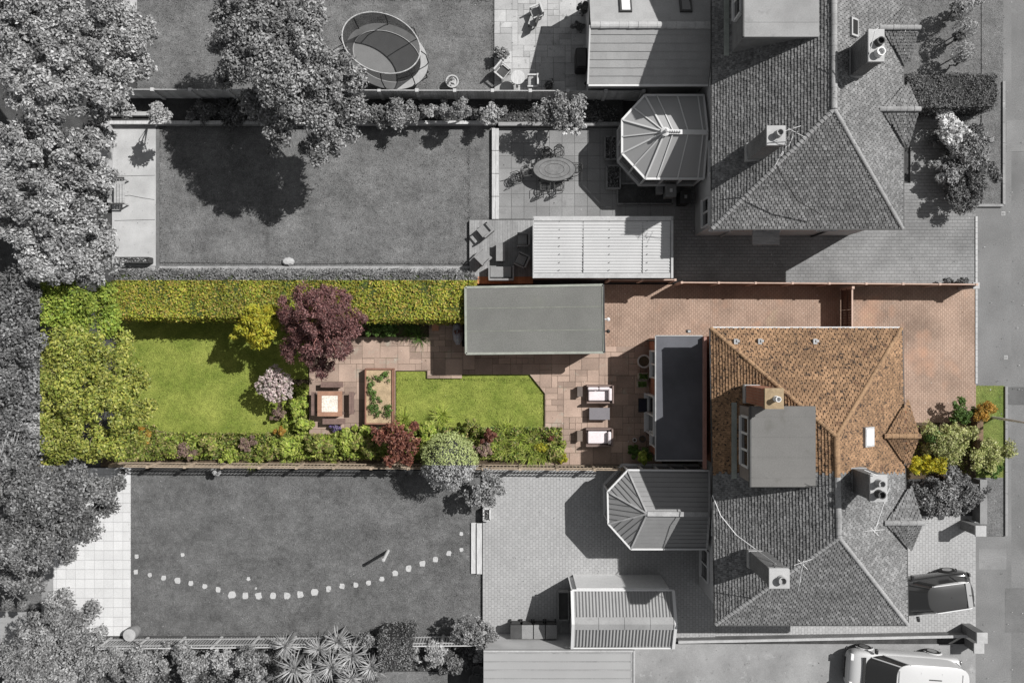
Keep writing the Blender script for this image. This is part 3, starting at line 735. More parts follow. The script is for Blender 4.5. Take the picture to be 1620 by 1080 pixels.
# -- conservatory, north
def conservatory(root, eave, ze, apex, rend, zr, wallz, roofm, barm, wallm, fan, par, extra=None):
    E = [at(x, y, ze) for x, y in eave]; Ap = at(*apex, zr); Re = at(*rend, zr)
    Ap.z = Re.z = zr
    n = len(E)
    wl = MB(); cx = sum(p.x for p in E) / n; cy = sum(p.y for p in E) / n
    ins = [(cx + (p.x - cx) * .97, cy + (p.y - cy) * .97) for p in E]
    wl.prism(ins, -.05, wallz); wl.build('dwarf_wall', wallm, root)
    gl = MB(); ins2 = [(cx + (p.x - cx) * .95, cy + (p.y - cy) * .95) for p in E]
    gl.prism(ins2, wallz, ze - .04); g_ = gl.build('side_glazing', GLOSS('conservatory_side_glass', g(.12), .1), root)
    fr = MB()
    for i in range(n):
        a = Vector((*ins[i], 0)); b_ = Vector((*ins[(i + 1) % n], 0)); L = (b_ - a).length; k = max(1, int(L / .7))
        for j in range(k): p = a.lerp(b_, j / k); fr.bar((p.x, p.y, wallz), (p.x, p.y, ze), .07)
        fr.bar((a.x, a.y, wallz + .03), (b_.x, b_.y, wallz + .03), .12, .06)
    fr.build('side_frame', m_white, root)
    rf = MB()
    # faces: E[0] east north .. around .. E[-1] east south
    vs = E + [Ap, Re]
    fs = [(0, 1, n, n + 1)] + [(i, i + 1, n) for i in range(1, n - 2)] + [(n - 2, n - 1, n + 1, n)]
    rf.add(vs, fs); rr = rf.build('roof', roofm, root)
    bm_ = MB()
    def lift(p, h=.03): return Vector((p.x, p.y, p.z + h))
    for i in range(n - 1): bm_.bar(lift(E[i], 0), lift(E[i + 1], 0), .09, .09)
    for i in range(1, n - 1): bm_.bar(lift(E[i]), lift(Ap), .07, .05)
    for i in range(1, n - 2):
        for f_ in fan: bm_.bar(lift(E[i].lerp(E[i + 1], f_)), lift(Ap), .05, .05)
    for f_ in par:
        bm_.bar(lift(E[0].lerp(E[1], f_)), lift(Re.lerp(Ap, f_)), .045, .05); bm_.bar(lift(E[n - 1].lerp(E[n - 2], f_)), lift(Re.lerp(Ap, f_)), .045, .05)
    bm_.bar(lift(Ap, .04), lift(Re, .04), .2, .07); bm_.bar(lift(E[0]), lift(Re), .08, .06); bm_.bar(lift(E[-1]), lift(Re), .08, .06)
    bm_.build('glazing_bars', barm, rr)
    return E, Ap, Re, rr
co = thing('conservatory', 'white framed glazed conservatory with fan of roof bars and finial', 'conservatory', (6.8, 9, 0))
m_poly = GLASS('polycarbonate', g(.34), .86, .2)
E, Ap, Re, rr = conservatory(co, [(1113, 151), (1020, 151), (984, 190), (984, 243), (1021, 283), (1113, 283)], 2.3, (1052, 209), (1119, 210), 3.3, .6, m_poly, m_white, m_rendG, (.5,), (.1, .45, .8))
f = MB(); f.lathe(Ap, [(.18, 0), (.2, .08), (.08, .14), (.05, .3), (.09, .38), (.001, .45)], 12)
for k in range(6): p = Ap.lerp(Re, .06 + k * .055); f.lathe((p.x, p.y, p.z + .05), [(.05, 0), (.06, .08), (.02, .14)], 8)
f.build('finial', m_white, rr)
# -- tiled garden room, south
gd = thing('garden_room', 'garden room with dark hipped panel roof and white gutters south of the fence', 'garden room', (6.5, -8, 0))
m_panel = M('roof_panel', g(.2), .6, .1, .6, 30, .08); m_panS = M('roof_panel_seam', g(.1), .7)
E, Ap, Re, rr = conservatory(gd, [(1122, 744), (993, 743), (961, 777), (962, 828), (998, 868), (1118, 868)], 2.4, (1024, 812), (1122, 813), 3.3, .6, m_panel, m_lead, m_rendG, (), ())
s = MB()
for i in range(1, 4):
    for k in (.2, .36, .52, .68, .84):
        a = E[i].lerp(Ap, k); b_ = E[i + 1].lerp(Ap, k)
        mid_ = E[i].lerp(E[i + 1], .5)
        # battens running up the slope of each facet
        p = E[i].lerp(E[i + 1], k); q = p.lerp(Ap, .62 if k in (.52, .36, .68) else .35) if False else p + (Ap - mid_) * (.9 * min(k, 1 - k) * 2)
        s.bar(p + Vector((0, 0, .03)), q + Vector((0, 0, .02)), .02, .02)
s.build('panel_seams', m_panS, rr)
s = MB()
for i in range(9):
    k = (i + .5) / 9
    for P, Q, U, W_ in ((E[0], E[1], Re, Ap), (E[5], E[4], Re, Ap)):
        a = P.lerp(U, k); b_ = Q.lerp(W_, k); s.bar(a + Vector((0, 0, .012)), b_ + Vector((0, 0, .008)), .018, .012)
s.build('tile_courses', M('course_seam_line', g(.155), .8), rr)  # thin bars, slightly darker than the panels, mark the course seams
s = MB()
for i in range(5): s.bar(E[i] + Vector((0, 0, .02)), E[i + 1] + Vector((0, 0, .02)), .07, .08)
s.build('gutter', m_white, gd)

#@@GARAGES
def corr(a, b, c, d, pitch, amp, along='u', n=None):
    """corrugated sheet on the quad a,b,c,d (a->b is across the ribs)"""
    a, b, c, d = map(Vector, (a, b, c, d)); L = (b - a).length; k = int(L / pitch); nn = (b - a).cross(d - a).normalized()
    if nn.z < 0: nn = -nn
    m = MB(); vs = []; fs = []; per = 6
    for i in range(k * per + 1):
        t = i / (k * per); h = nn * amp * math.cos(2 * math.pi * i / per)
        vs += [a.lerp(b, t) + h, d.lerp(c, t) + h]
    for i in range(k * per): fs.append((2 * i, 2 * i + 2, 2 * i + 3, 2 * i + 1))
    return m.add(vs, fs)
# grey corrugated garage beside the deck
gb = thing('garage', 'long garage with white corrugated roof beside the timber deck', 'garage', at(953, 390))
z = 2.4; x0, x1 = at(843, 0, z).x, at(1065, 0, z).x; y0, y1 = at(0, 440, z).y, at(0, 343, z).y
MB().prism([(x0 + .06, y0 + .1), (x1 - .06, y0 + .1), (x1 - .06, y1 - .06), (x0 + .06, y1 - .06)], -.05, z - .12).build('wall', m_rendG, gb)
m_corW = M('corrugated_sheet_white', g(.4), .6, .06, .6, 20, .05, spots=[(1, .65, .8, g(.42))])
corr((x0 + .05, y0 + .25, z - .05), (x0 + .05, y1 - .2, z), (x1 - .12, y1 - .2, z), (x1 - .12, y0 + .25, z - .05), .13, .016).build('roof', m_corW, gb)
f = MB()
f.bar((x0, y1 - .08, z - .02), (x1, y1 - .08, z - .02), .2, .1); f.bar((x0, y0 + .12, z - .06), (x1, y0 + .12, z - .06), .22, .1)
f.bar((x0 + .02, y0, z - .03), (x0 + .02, y1, z - .03), .05, .12); f.bar((x1 - .05, y0, z - .03), (x1 - .05, y1, z - .03), .1, .12); f.build('roof_trim', m_trim, gb)
f = MB()
for px_ in (885, 923, 964, 1024):
    for py_ in (350, 363, 376, 389, 402, 415, 427): c = at(px_, py_, z + .03); f.lathe((c.x, c.y, z - .02), [(.02, 0), (.02, .05)], 6)
f.build('roof_screw', m_dark, gb)
f = MB()
for px_ in (923, 1017): c = at(px_, 390, z).x; f.box((c, (y0 + y1) / 2, z - .01), (.012, y1 - y0 - .45, .05))
f.build('sheet_overlap', m_lead, gb)
# colour garage
gc = thing('garage', 'detached garage with flat grey-green felt roof between hedge and drive', 'garage', at(845, 505))
z = 2.45; P = [at(735, 454, z), at(955, 450, z), at(957, 558, z), at(736, 560, z)]; xy = [p[:2] for p in P]
cx = sum(p[0] for p in xy) / 4; cy = sum(p[1] for p in xy) / 4
ins = [(cx + (p[0] - cx) * .965, cy + (p[1] - cy) * .93) for p in xy]
MB().prism(ins, -.05, z - .2).build('wall', m_brickC, gc)
r = MB().prism([tuple(p) for p in xy], z - .2, z).build('flat_roof', m_feltC, gc, bevel=.03)
f = MB()
pp = [(p[0], p[1]) for p in xy]
for i in range(4):
    a = Vector((*pp[i], z + .01)); b_ = Vector((*pp[(i + 1) % 4], z + .01)); f.bar(a.lerp(Vector((cx, cy, z + .01)), .012), b_.lerp(Vector((cx, cy, z + .01)), .012), .1, .035)
f.build('felt_kerb', M('felt_edge', (.24, .25, .22), .85), r)
f = MB()
for k in (.32, .66): f.bar(Vector((*pp[0], z)).lerp(Vector((*pp[3], z)), k), Vector((*pp[1], z)).lerp(Vector((*pp[2], z)), k), .05, .012)
f.build('felt_seam', M('felt_seam', (.15, .155, .135), .9), r)
f = MB(); f.bar((xy[1][0] - .01, xy[1][1], z - .02), (xy[2][0] - .01, xy[2][1], z - .02), .05, .16); f.build('fascia', m_dark, gc)
f = MB(); f.box((xy[1][0] - .12, cy - .1, 1.05), (.06, 2.2, 2.05))
dg = f.build('garage_door', m_white, gc); f = MB(); f.box((xy[1][0] - .07, cy - .1, .6), (.04, .2, .05)); f.build('handle', m_black, dg)
for (px_, py_, m) in ((962, 505, m_white), (962, 524, m_black)):
    f = MB(); c = at(px_, py_, 2); f.tube([(xy[1][0] - .14, c.y, 2.05), (c.x - .05, c.y, 2.05)], .03, 6); f.lathe((c.x, c.y, 1.95), [(.04, 0), (.085, .04), (.085, .12), (.03, .16)], 12); f.build('wall_lamp', m, gc)
# southern garage
gs = thing('garage', 'garage with grey ribbed pitched roof, white verges and pale wall', 'garage', at(985, 970))
ze, zr = 2.3, 2.85; 
A0, A1 = at(907, 940, ze), at(1063, 936, ze)          # north eave
B0, B1 = at(909, 1024, ze), at(1069, 1024, ze)        # south eave
xw = at(905, 0, ze).x; xe = at(1066, 0, ze).x; yn = at(0, 935, ze).y; ys_ = at(0, 1024, ze).y; yr = (yn + ys_) / 2
ynb = yn + .0
MB().prism([(xw + .06, yn - .06), (xe - .1, yn - .06), (xe - .1, ys_ + .1), (xw + .06, ys_ + .1)], -.05, ze - .04).build('wall', M('white_painted_wall', g(.55), .8, .08), gs)
m_corG = M('ribbed_sheet_grey', g(.24), .8, .1, .6, 20, .08, spots=[(6, .66, .74, g(.34))])
q = corr((xw + .05, yn, ze), (xe - .08, yn, ze), (xe - .08, yr + .2, zr - .06), (xw + .05, yr + .2, zr - .06), .145, .03)
q2 = corr((xw + .05, ys_ + .04, ze), (xe - .08, ys_ + .04, ze), (xe - .08, yr - .2, zr - .06), (xw + .05, yr - .2, zr - .06), .145, .03)
q.add(q2.v, q2.f); rf = q.build('roof', m_corG, gs)
q = MB()
for i in range(4):
    xa = xw + (xe - xw) * i / 4; xb = xw + (xe - xw) * (i + 1) / 4 - .015
    q.add([(xa, yr + .28, zr - .05), (xb, yr + .28, zr - .05), (xb, yr, zr + .05), (xa, yr, zr + .05), (xb, yr - .28, zr - .05), (xa, yr - .28, zr - .05)], [(0, 1, 2, 3), (3, 2, 4, 5)])
q.build('ridge_capping', m_feltG, rf)
q = MB()
for X in (xw, xe - .03): q.bar((X, yn + .05, ze + .03), (X, yr, zr + .06), .13, .08); q.bar((X, ys_ - .02, ze + .03), (X, yr, zr + .06), .13, .08)
q.bar((xw, yn + .05, ze - .02), (xe, yn + .05, ze - .02), .08, .06); q.bar((xw, ys_ - .02, ze - .02), (xe, ys_ - .02, ze - .02), .06, .08); q.build('verge_boards', m_white, gs)
q = MB(); q.add([(xw - .03, yn + .02, .0), (xe - .2, yn + .02, .0), (xe - .2, yn + .02, ze - .1), (xw - .03, yn + .02, ze - .1)], [(0, 3, 2, 1)]); q.box(((xw + xe) / 2, yn + .1, 1.15), (xe - xw - .4, .04, 2.2))
q.build('side_cladding', M('pale_cladding', g(.62), .7, .05), gs)
q = MB(); q.box((xw + .03, at(0, 950, 1.5).y, 1.3), (.08, 1.4, 1.2)); w_ = q.build('window', m_trim, gs); q = MB(); q.box((xw - .02, at(0, 950, 1.5).y, 1.3), (.03, 1.25, 1.05)); q.build('pane', m_glassD, w_)
# bottom edge garage
ge = thing('garage', 'garage with pale panelled roof cut by the bottom edge, left of the ribbed one', 'garage', at(885, 1070))
z = 2.35; P = [at(765, 1028, z), at(1004, 1028, z), at(1004, 1120, z), at(765, 1120, z)]
MB().prism([(P[0].x + .06, P[0].y - .06), (P[1].x - .06, P[0].y - .06), (P[1].x - .06, P[2].y), (P[0].x + .06, P[2].y)], -.05, z - .12).build('wall', m_rendG, ge)
q = MB(); q.prism([p[:2] for p in P], z - .12, z)
rf = q.build('roof', M('panel_roof_grey', g(.27), .6, .05, .5, 20, .04), ge)
q = MB(); yy = P[0].y - .12
while yy > P[2].y:
    q.bar((P[0].x, yy, z + .015), (P[1].x - .15, yy, z + .015), .05, .04); yy -= .38
q.build('standing_seam', m_feltG, rf)
q = MB(); q.bar((P[1].x - .03, P[0].y, z + .01), (P[1].x - .03, P[2].y, z + .01), .07, .12); q.bar((P[0].x, P[0].y - .03, z + .02), (P[1].x, P[0].y - .03, z + .02), .07, .06); q.bar((P[1].x - .12, P[0].y, z + .01), (P[1].x - .12, P[2].y, z + .01), .05, .02); q.build('roof_trim', m_trim, ge)
# shed at left edge
sh = thing('shed', 'dark shed roof at the left edge half under the big tree', 'shed', at(10, 985))
q = MB(); q.prism(rectpx(-60, 968, 25, 1050, 0), -.05, 2.0); q.build('wall', m_tim, sh)
q = MB(); q.prism(rectpx(-70, 968, 40, 1060, 2.1), 2.0, 2.1)
yy = at(0, 975, 2.1).y
for i in range(9): q.bar((at(-70, 0, 2.1).x, yy - i * .28, 2.11), (at(40, 0, 2.1).x, yy - i * .28, 2.11), .04, .03)
q.build('roof', m_feltG, sh)
#@@FENCES
def fence(label, p0, p1, npan, h, mat_p, mat_post, slat=False, z0=0.0, cop=None, name='garden_fence', post_w=.1, zlist=None, posttop=.06, boardw=.12):
    a = Vector((p0[0], p0[1], z0)); b = Vector((p1[0], p1[1], z0))
    r = thing(name, label, 'fence', a); d = (b - a) / npan; u = d.normalized(); nrm = Vector((-u.y, u.x, 0))
    for i in range(npan):
        p = a + d * i; q = p + d; m = MB()
        k = int(d.length / (boardw * (slat if slat else 1.0)))
        for j in range(k):
            c = p.lerp(q, (j + .5) / k); wv = boardw * (.95 if slat else .97)
            s_ = u * wv / 2; th = nrm * (.005 if slat else .012); hh = h + random.uniform(-.012, .012)
            off = nrm * random.uniform(-.004, .004)
            vs = [c + off + sx * s_ + sy * th + Vector((0, 0, zz)) for zz in (.04, hh) for sx, sy in ((-1, -1), (1, -1), (1, 1), (-1, 1))]
            m.add(vs, [(3, 2, 1, 0), (4, 5, 6, 7)] + [(t, (t + 1) % 4, (t + 1) % 4 + 4, t + 4) for t in range(4)])
        m.bar(p + nrm * .035 + Vector((0, 0, .3)), q + nrm * .035 + Vector((0, 0, .3)), .04, .08); m.bar(p + nrm * .035 + Vector((0, 0, h - .25)), q + nrm * .035 + Vector((0, 0, h - .25)), .04, .08)
        m.build('fence_panel', mat_p, r)
        if cop: MB().bar(p + Vector((0, 0, h + .02)), q + Vector((0, 0, h + .02)), .045, .03).build('capping_rail', cop, r)
    for i in range(npan + 1):
        p = a + d * i; m = MB(); m.bar(p + Vector((0, 0, -.02)), p + Vector((0, 0, h + posttop)), post_w); m.build('fence_post', mat_post, r)
    return r
fence('closeboard garden fence with pale concrete posts behind the trampoline', at(206, 157.5), at(1010, 160), 14, 1.5, M('fence_boards_pale', g(.4), .9, .15, 2, 20, .2, island=.15), m_fenL, cop=m_tim, post_w=.15)
fence('slatted timber fence between coloured garden and grey lawn', at(196, 731), at(1107, 737), 16, 1.3, m_timC, m_timC, slat=2.6, cop=m_timC, boardw=.06, post_w=.12)
fence('pale slatted fence along the bottom of the southern lawn', at(176, 1009), at(760, 1004), 10, 1.3, m_tim, m_fenL, slat=1.55, cop=m_fenL, boardw=.085)
fence('low fence with pink concrete top rail along the brown block drive', at(1068, 450.5), at(1516, 453.5), 8, 1.45, M('fence_board_brown', (.16, .1, .07), .9, .2, island=.15), m_cop, cop=m_cop, z0=.04)
fence('short fence return beside the white corrugated garage', at(958, 446.5), at(1058, 446.5), 2, 1.45, M('fence_board_dark', (.1, .06, .045), .9), m_cop, cop=m_cop, z0=.04)
# retaining walls and low walls, each a thing
def wallthing(label, poly, z0, z1, mat, name='low_wall', cat='wall', capm=None, cap=.03):
    cx = sum(p[0] for p in poly) / len(poly); cy = sum(p[1] for p in poly) / len(poly)
    if capm:
        r = thing(name, label, cat, (cx, cy, z0)); MB().prism(poly, z0, z1).build('wall', mat, r)
        MB().prism([(cx + (p[0] - cx) + (cap if p[0] > cx else -cap), cy + (p[1] - cy) + (cap if p[1] > cy else -cap)) for p in poly], z1, z1 + .05).build('coping', capm, r)
        return r
    return tag(MB().prism(poly, z0, z1).build(name, mat), label, cat)
wallthing('timber retaining wall along the flower bed above the second lawn', rectpx(172, 195, 782, 199.5), -.05, .34, m_tim, 'retaining_wall', capm=m_timS, cap=.01)
wallthing('low retaining wall between bed and worn slab patio', rectpx(789, 197, 985, 202), -.05, .34, m_brickG, 'retaining_wall', capm=m_conc, cap=.01)
wallthing('rough pale wall at the left of the concrete pad', rectpx(167, 190, 180, 285), -.05, .5, m_concl, 'low_wall')
wallthing('rough stone wall at the top of the concrete pad', rectpx(170, 181, 250, 187), -.05, .45, m_concl, 'low_wall')
r = thing('sleeper_edging', 'pale timber sleepers between second lawn and worn patio', 'edging', at(783, 275))
for i in range(4):
    for k in range(2): MB().box((at(781 + 5.5 * k, 0).x, at(0, 222 + 36 * i).y, .09), (.16, 1.06, .22)).build('sleeper', m_timS, r, bevel=.012)
# low wall with double coping, southern drive
wallthing('long low garden wall with pale coping beside the southern drive', [tuple(at(1070, 1006)[:2]), tuple(at(1524, 998)[:2]), tuple(at(1524, 1002)[:2]), tuple(at(1070, 1010)[:2])], -.05, .5, m_brickG, 'low_wall', capm=m_trim, cap=.02)
wallthing('pale wall strip between the bins and the panelled garage roof', rectpx(793, 1008, 900, 1024), -.05, .9, m_trim, 'low_wall')
for lab, (px_, py_), sz, h in (('square brick gate pillar north of the black car', (1525, 829), .42, 1.3), ('square gate pillar at the end of the southern drive wall', (1527, 992), .42, 1.3),
                       ('rough stone gate pillar by the white van', (1532, 1014), .4, .8), ('small white gate post at the end of the brown drive fence', (1518, 455), .22, 1.3)):
    c = at(px_, py_); r = thing('gate_pillar', lab, 'pillar', c); MB().box((c.x, c.y, h / 2), (sz, sz, h)).build('shaft', m_brickG if 'white gate' not in lab else m_trim, r, bevel=.01)
    MB().box((c.x, c.y, h + .04), (sz + .08, sz + .08, .09)).build('cap', m_trim, r, bevel=.015)
wallthing('brick front wall beside the shrubs above the black car', rectpx(1537, 755, 1546, 822), 0, .7, m_brickG, 'low_wall', capm=m_brickG)
# kerbs
for lab, a, b_ in (('kerb along the grass verge by the clipped hedge', (1586, 130), (1586, 325)), ('short kerb end at the foot of the northern verge', (1545, 325.5), (1586, 325.5)), ('kerb along the green verge by the lamp post', (1590, 611), (1590, 847))):
    q = MB(); A, B = at(*a), at(*b_); n = max(1, int((B - A).length / .9))
    for i in range(n): p = A.lerp(B, i / n); e = A.lerp(B, (i + .985) / n); q.bar((p.x, p.y, .05), (e.x, e.y, .05), .12, .16)
    tag(q.build('kerb', m_conc), lab, 'kerb')
q = MB()
for i in range(30): c = at(1543.5, 347 + i * 8.8); q.box((c.x, c.y, .03), (.1, .25, .1))
tag(q.build('kerb', m_trim), 'row of pale edging blocks closing both drives at the pavement', 'kerb')
# side gate over the brown drive
r = thing('driveway_gate', 'boarded double gate across the brown drive beside the house', 'gate', at(1343, 487))
A, B = at(1330, 458), at(1330, 524); mg = M('gate_stain', (.13, .08, .06), .7)
for k in (0, 1):
    p, q_ = A.lerp(B, k * .5 + .002), A.lerp(B, k * .5 + .498); m = MB()
    for zz in (.25, .8): m.bar((p.x - .04, p.y, zz), (q_.x - .04, q_.y, zz), .05, .1)
    for j in range(8): c = p.lerp(q_, (j + .5) / 8); m.box((c.x, c.y, .68), (.03, .118, 1.15))
    lf = m.build('gate_leaf', mg, r); MB().bar((p.x, p.y, 1.28), (q_.x, q_.y, 1.28), .07, .05).build('top_rail', m_cop, lf)
for c in (A, B): MB().bar((c.x, c.y, 0), (c.x, c.y, 1.4), .12).build('gate_post', m_cop, r)
#@@FURNITURE
# trampoline
r = thing('trampoline', 'oval trampoline with safety net and pale pad on the northern lawn', 'trampoline', at(612, 90))
c = at(612, 89, .8); ax, ay = 1.98, 1.46
def ell(cx, cy, a, b, z, n=48, rot=R(-22)):
    return [Vector((cx + a * math.cos(t) * math.cos(rot) - b * math.sin(t) * math.sin(rot), cy + a * math.cos(t) * math.sin(rot) + b * math.sin(t) * math.cos(rot), z)) for t in [2 * math.pi * i / n for i in range(n)]]
o_, i_ = ell(c.x, c.y, ax, ay, .78), ell(c.x, c.y, ax - .36, ay - .36, .8)
q = MB(); n = 48; q.add(o_ + i_ + [p - Vector((0, 0, .05)) for p in o_] + [p - Vector((0, 0, .05)) for p in i_], [(i, (i + 1) % n, n + (i + 1) % n, n + i) for i in range(n)] + [(2 * n + i, i, (i + 1) % n, 2 * n + (i + 1) % n)[::-1] for i in range(n)] + [(3 * n + i, n + i, n + (i + 1) % n, 3 * n + (i + 1) % n) for i in range(n)])
q.build('safety_pad', M('pad_pale', g(.3), .6, .15, 1.2, 10, .1), r)
q = MB(); q.add(ell(c.x, c.y, ax - .34, ay - .34, .76), [tuple(range(48))]); q.build('jumping_mat', M('mat_grey', g(.15), .8, .06), r)
q = MB(); q.tube(ell(c.x, c.y, ax - .02, ay - .02, .7), .03, 6, closed=True)
for p in ell(c.x, c.y, ax - .05, ay - .05, 0, 6): q.tube([p, p + Vector((0, 0, .74))], .03, 6)
q.build('frame', m_iron, r)
q = MB(); top = ell(c.x, c.y, ax - .18, ay - .18, 2.45); q.tube(top, .03, 6, closed=True); q.build('top_ring', M('foam_ring', g(.35), .8, .3, 8, 30, .4), r)
for k in range(8):
    t1 = ell(c.x, c.y, ax - .05, ay - .05, .7)[k * 6 + 2]; t2 = top[k * 6 + 2]; b2 = ell(c.x, c.y, ax + .03, ay + .03, 1.0)[k * 6 + 2]
    MB().tube([t1, b2, Vector((b2.x, b2.y, 2.0)), t2], .025, 6).build('net_pole', m_black, r)
bot = ell(c.x, c.y, ax - .34, ay - .34, .82); q = MB(); q.add(top + bot, [(i, (i + 1) % n, n + (i + 1) % n, n + i) for i in range(n)])
m_net = GLASS('net_mesh', g(.015), .7, .9); q.build('net', m_net, r)
q = MB(); lx = at(668, 123, 0); q.bar((lx.x, lx.y, 0), (lx.x - .25, lx.y + .3, .75), .04); q.bar((lx.x + .3, lx.y + .25, 0), (lx.x + .05, lx.y + .55, .75), .04)
for k in (.3, .6): q.bar(Vector((lx.x, lx.y, 0)).lerp(Vector((lx.x - .25, lx.y + .3, .75)), k), Vector((lx.x + .3, lx.y + .25, 0)).lerp(Vector((lx.x + .05, lx.y + .55, .75)), k), .05)
q.build('ladder', m_iron, r)
# round things
def pot(label, px_, py_, rad, h, mat, fill, z0=0, nm='plant_pot', leaf=None, group=None, n=60, lr=None, lsz=.06):
    c = at(px_, py_, h / 2); r = thing(nm, label, 'pot', (c.x, c.y, z0), group=group)
    q = MB(); q.lathe((c.x, c.y, z0), [(rad * .75, 0), (rad * .95, h * .85), (rad * 1.06, h * .88), (rad * 1.06, h), (rad * .85, h), (rad * .8, h - .06), (.001, h - .06)], 20); q.build('pot', mat, r)
    if leaf:
        C = np.array([[c.x, c.y, z0 + h + (lr or rad) * .4]]); np_mesh('plant', clumps(C, np.array([lr or rad]), n, lsz, jit=1.0), 4, leaf, r)
    else: MB().lathe((c.x, c.y, z0 + h - .05), [(rad * .8, 0), (rad * .8, .01)], 16).build('compost', fill, r)
    return r
pot('round pale planter standing on the northern lawn', 716, 131, .29, .45, m_concl, m_soil, leaf=l_g1, n=40, lr=.18)
pot('pot with dense plant at the edge of the northern patio', 789, 90, .2, .35, m_trim, m_soil, .05, leaf=None)
pot('dark pot with strap leaves by the round table chairs', 868, 137, .18, .35, m_dark, m_soil, .05, leaf=l_g2, lr=.25)
pot('small empty pot on the shaded raised bed', 1015, 307, .13, .25, m_dark, m_soil, .2)
pot('pale ceramic pot on the fence post end by the lean-to', 927, 134, .12, .25, m_trim, m_soil, .05)
def chair(root, cx, cy, rz, z0, w_, d_, mseat, mback, arms=True, backh=.85, seath=.4, legs=True, cush=None):
    """solid garden armchair facing +x in local space"""
    m = Matrix.Rotation(rz, 3, 'Z'); C = Vector((cx, cy, z0))
    L = lambda x, y, z: C + m @ Vector((x, y, z))
    q = MB(); q.box(L(0, 0, seath - .04), (d_, w_, .08), rz)
    q.build('seat', mseat, root)
    q = MB(); q.box(L(-d_ / 2 - .03, 0, (seath + backh) / 2), (.08, w_, backh - seath + .04), rz); q.build('backrest', mback, root)
    if arms:
        for s_ in (-1, 1):
            q = MB(); q.box(L(0, s_ * (w_ / 2 + .02), seath + .2), (d_, .07, .05), rz); q.box(L(d_ / 2 - .04, s_ * (w_ / 2 + .02), (seath + .2) / 2), (.06, .06, seath + .2), rz); q.build('armrest', mback, root)
    if legs:
        for sx in (-1, 1):
            for sy in (-1, 1): MB().box(L(sx * (d_ / 2 - .04), sy * (w_ / 2 - .05), (seath - .08) / 2), (.05, .05, seath - .08), rz).build('leg', mback, root)
    if cush:
        q = MB(); q.box(L(.02, 0, seath + .05), (d_ - .08, w_ - .08, .1), rz); q.build('cushion', cush, root, bevel=.03)
def ch(label, px_, py_, rz, z0, w_, d_, ms, mbk, nm='garden_chair', grp=None, **kw):
    c = at(px_, py_, .5); r = thing(nm, label, 'chair', (c.x, c.y, z0), group=grp); chair(r, c.x, c.y, rz, z0, w_, d_, ms, mbk, **kw); return r
ch('wooden chair with dark cushion turned to the small round table', 795, 113, R(-40), .05, .55, .5, m_timS, m_timS, cush=m_dark)
ch('slatted wooden chair right of the small round table', 842, 129, R(180), .05, .5, .45, m_timS, m_timS, cush=m_tim)
ch('light wooden chair standing askew near the top of the northern patio', 848, 20, R(200), .05, .5, .45, m_tim, m_timS)
ch('tilted folding chair behind the askew wooden one', 843, 33, R(160), .05, .4, .35, m_tim, m_dark, arms=False)
c = at(819, 123, .7); r = thing('round_table', 'small round pale table between two wooden chairs', 'table', (c.x, c.y, .05))
MB().lathe((c.x, c.y, .72), [(.33, 0), (.34, .02), (.33, .04)], 24).build('tabletop', m_timS, r)
q = MB(); q.tube([(c.x, c.y, .08), (c.x, c.y, .72)], .035, 8); q.box((c.x, c.y, .08), (.5, .06, .04)); q.box((c.x, c.y, .08), (.06, .5, .04)); q.build('pedestal', m_dark, r)
# barbecue under cover on the northern patio
r = thing('covered_barbecue', 'black covered barbecue in the shade beside the extension', 'barbecue', at(919, 100))
c = at(919, 97, .5); q = MB(); q.box((c.x, c.y, .5), (.55, 1.0, .85)); q.build('cover', m_black, r, bevel=.08); MB().box((c.x, c.y, .98), (.4, .8, .06)).build('lid', m_dark, r, bevel=.02)
# oval cast table and chairs
c = at(877, 268, .72); r = thing('oval_table', 'oval cast metal dining table with pierced top on the worn patio', 'table', (c.x, c.y, .06))
MB().lathe((c.x, c.y, .74), [(.97, 0), (1, .02), (.98, .04)], 40, 1.0, .56).build('tabletop', M('cast_top', g(.14), .7, .2, 4, 40, .35), r)
q = MB(); q.tube([Vector((c.x + .98 * math.cos(t), c.y + .55 * math.sin(t), .775)) for t in [2 * math.pi * i / 40 for i in range(40)]], .018, 6, closed=True); q.build('rim', m_iron, r)
for k in (.45, .72): MB().tube([Vector((c.x + k * math.cos(t), c.y + .56 * k * math.sin(t), .781)) for t in [2 * math.pi * i / 40 for i in range(40)]], .01, 5, closed=True).build('pattern_ring', m_iron, r)
for sx in (-1, 1):
    for sy in (-1, 1): MB().tube([(c.x + sx * .6, c.y + sy * .35, .74), (c.x + sx * .5, c.y + sy * .28, .4), (c.x + sx * .7, c.y + sy * .4, .06)], .03, 6).build('leg', m_iron, r)
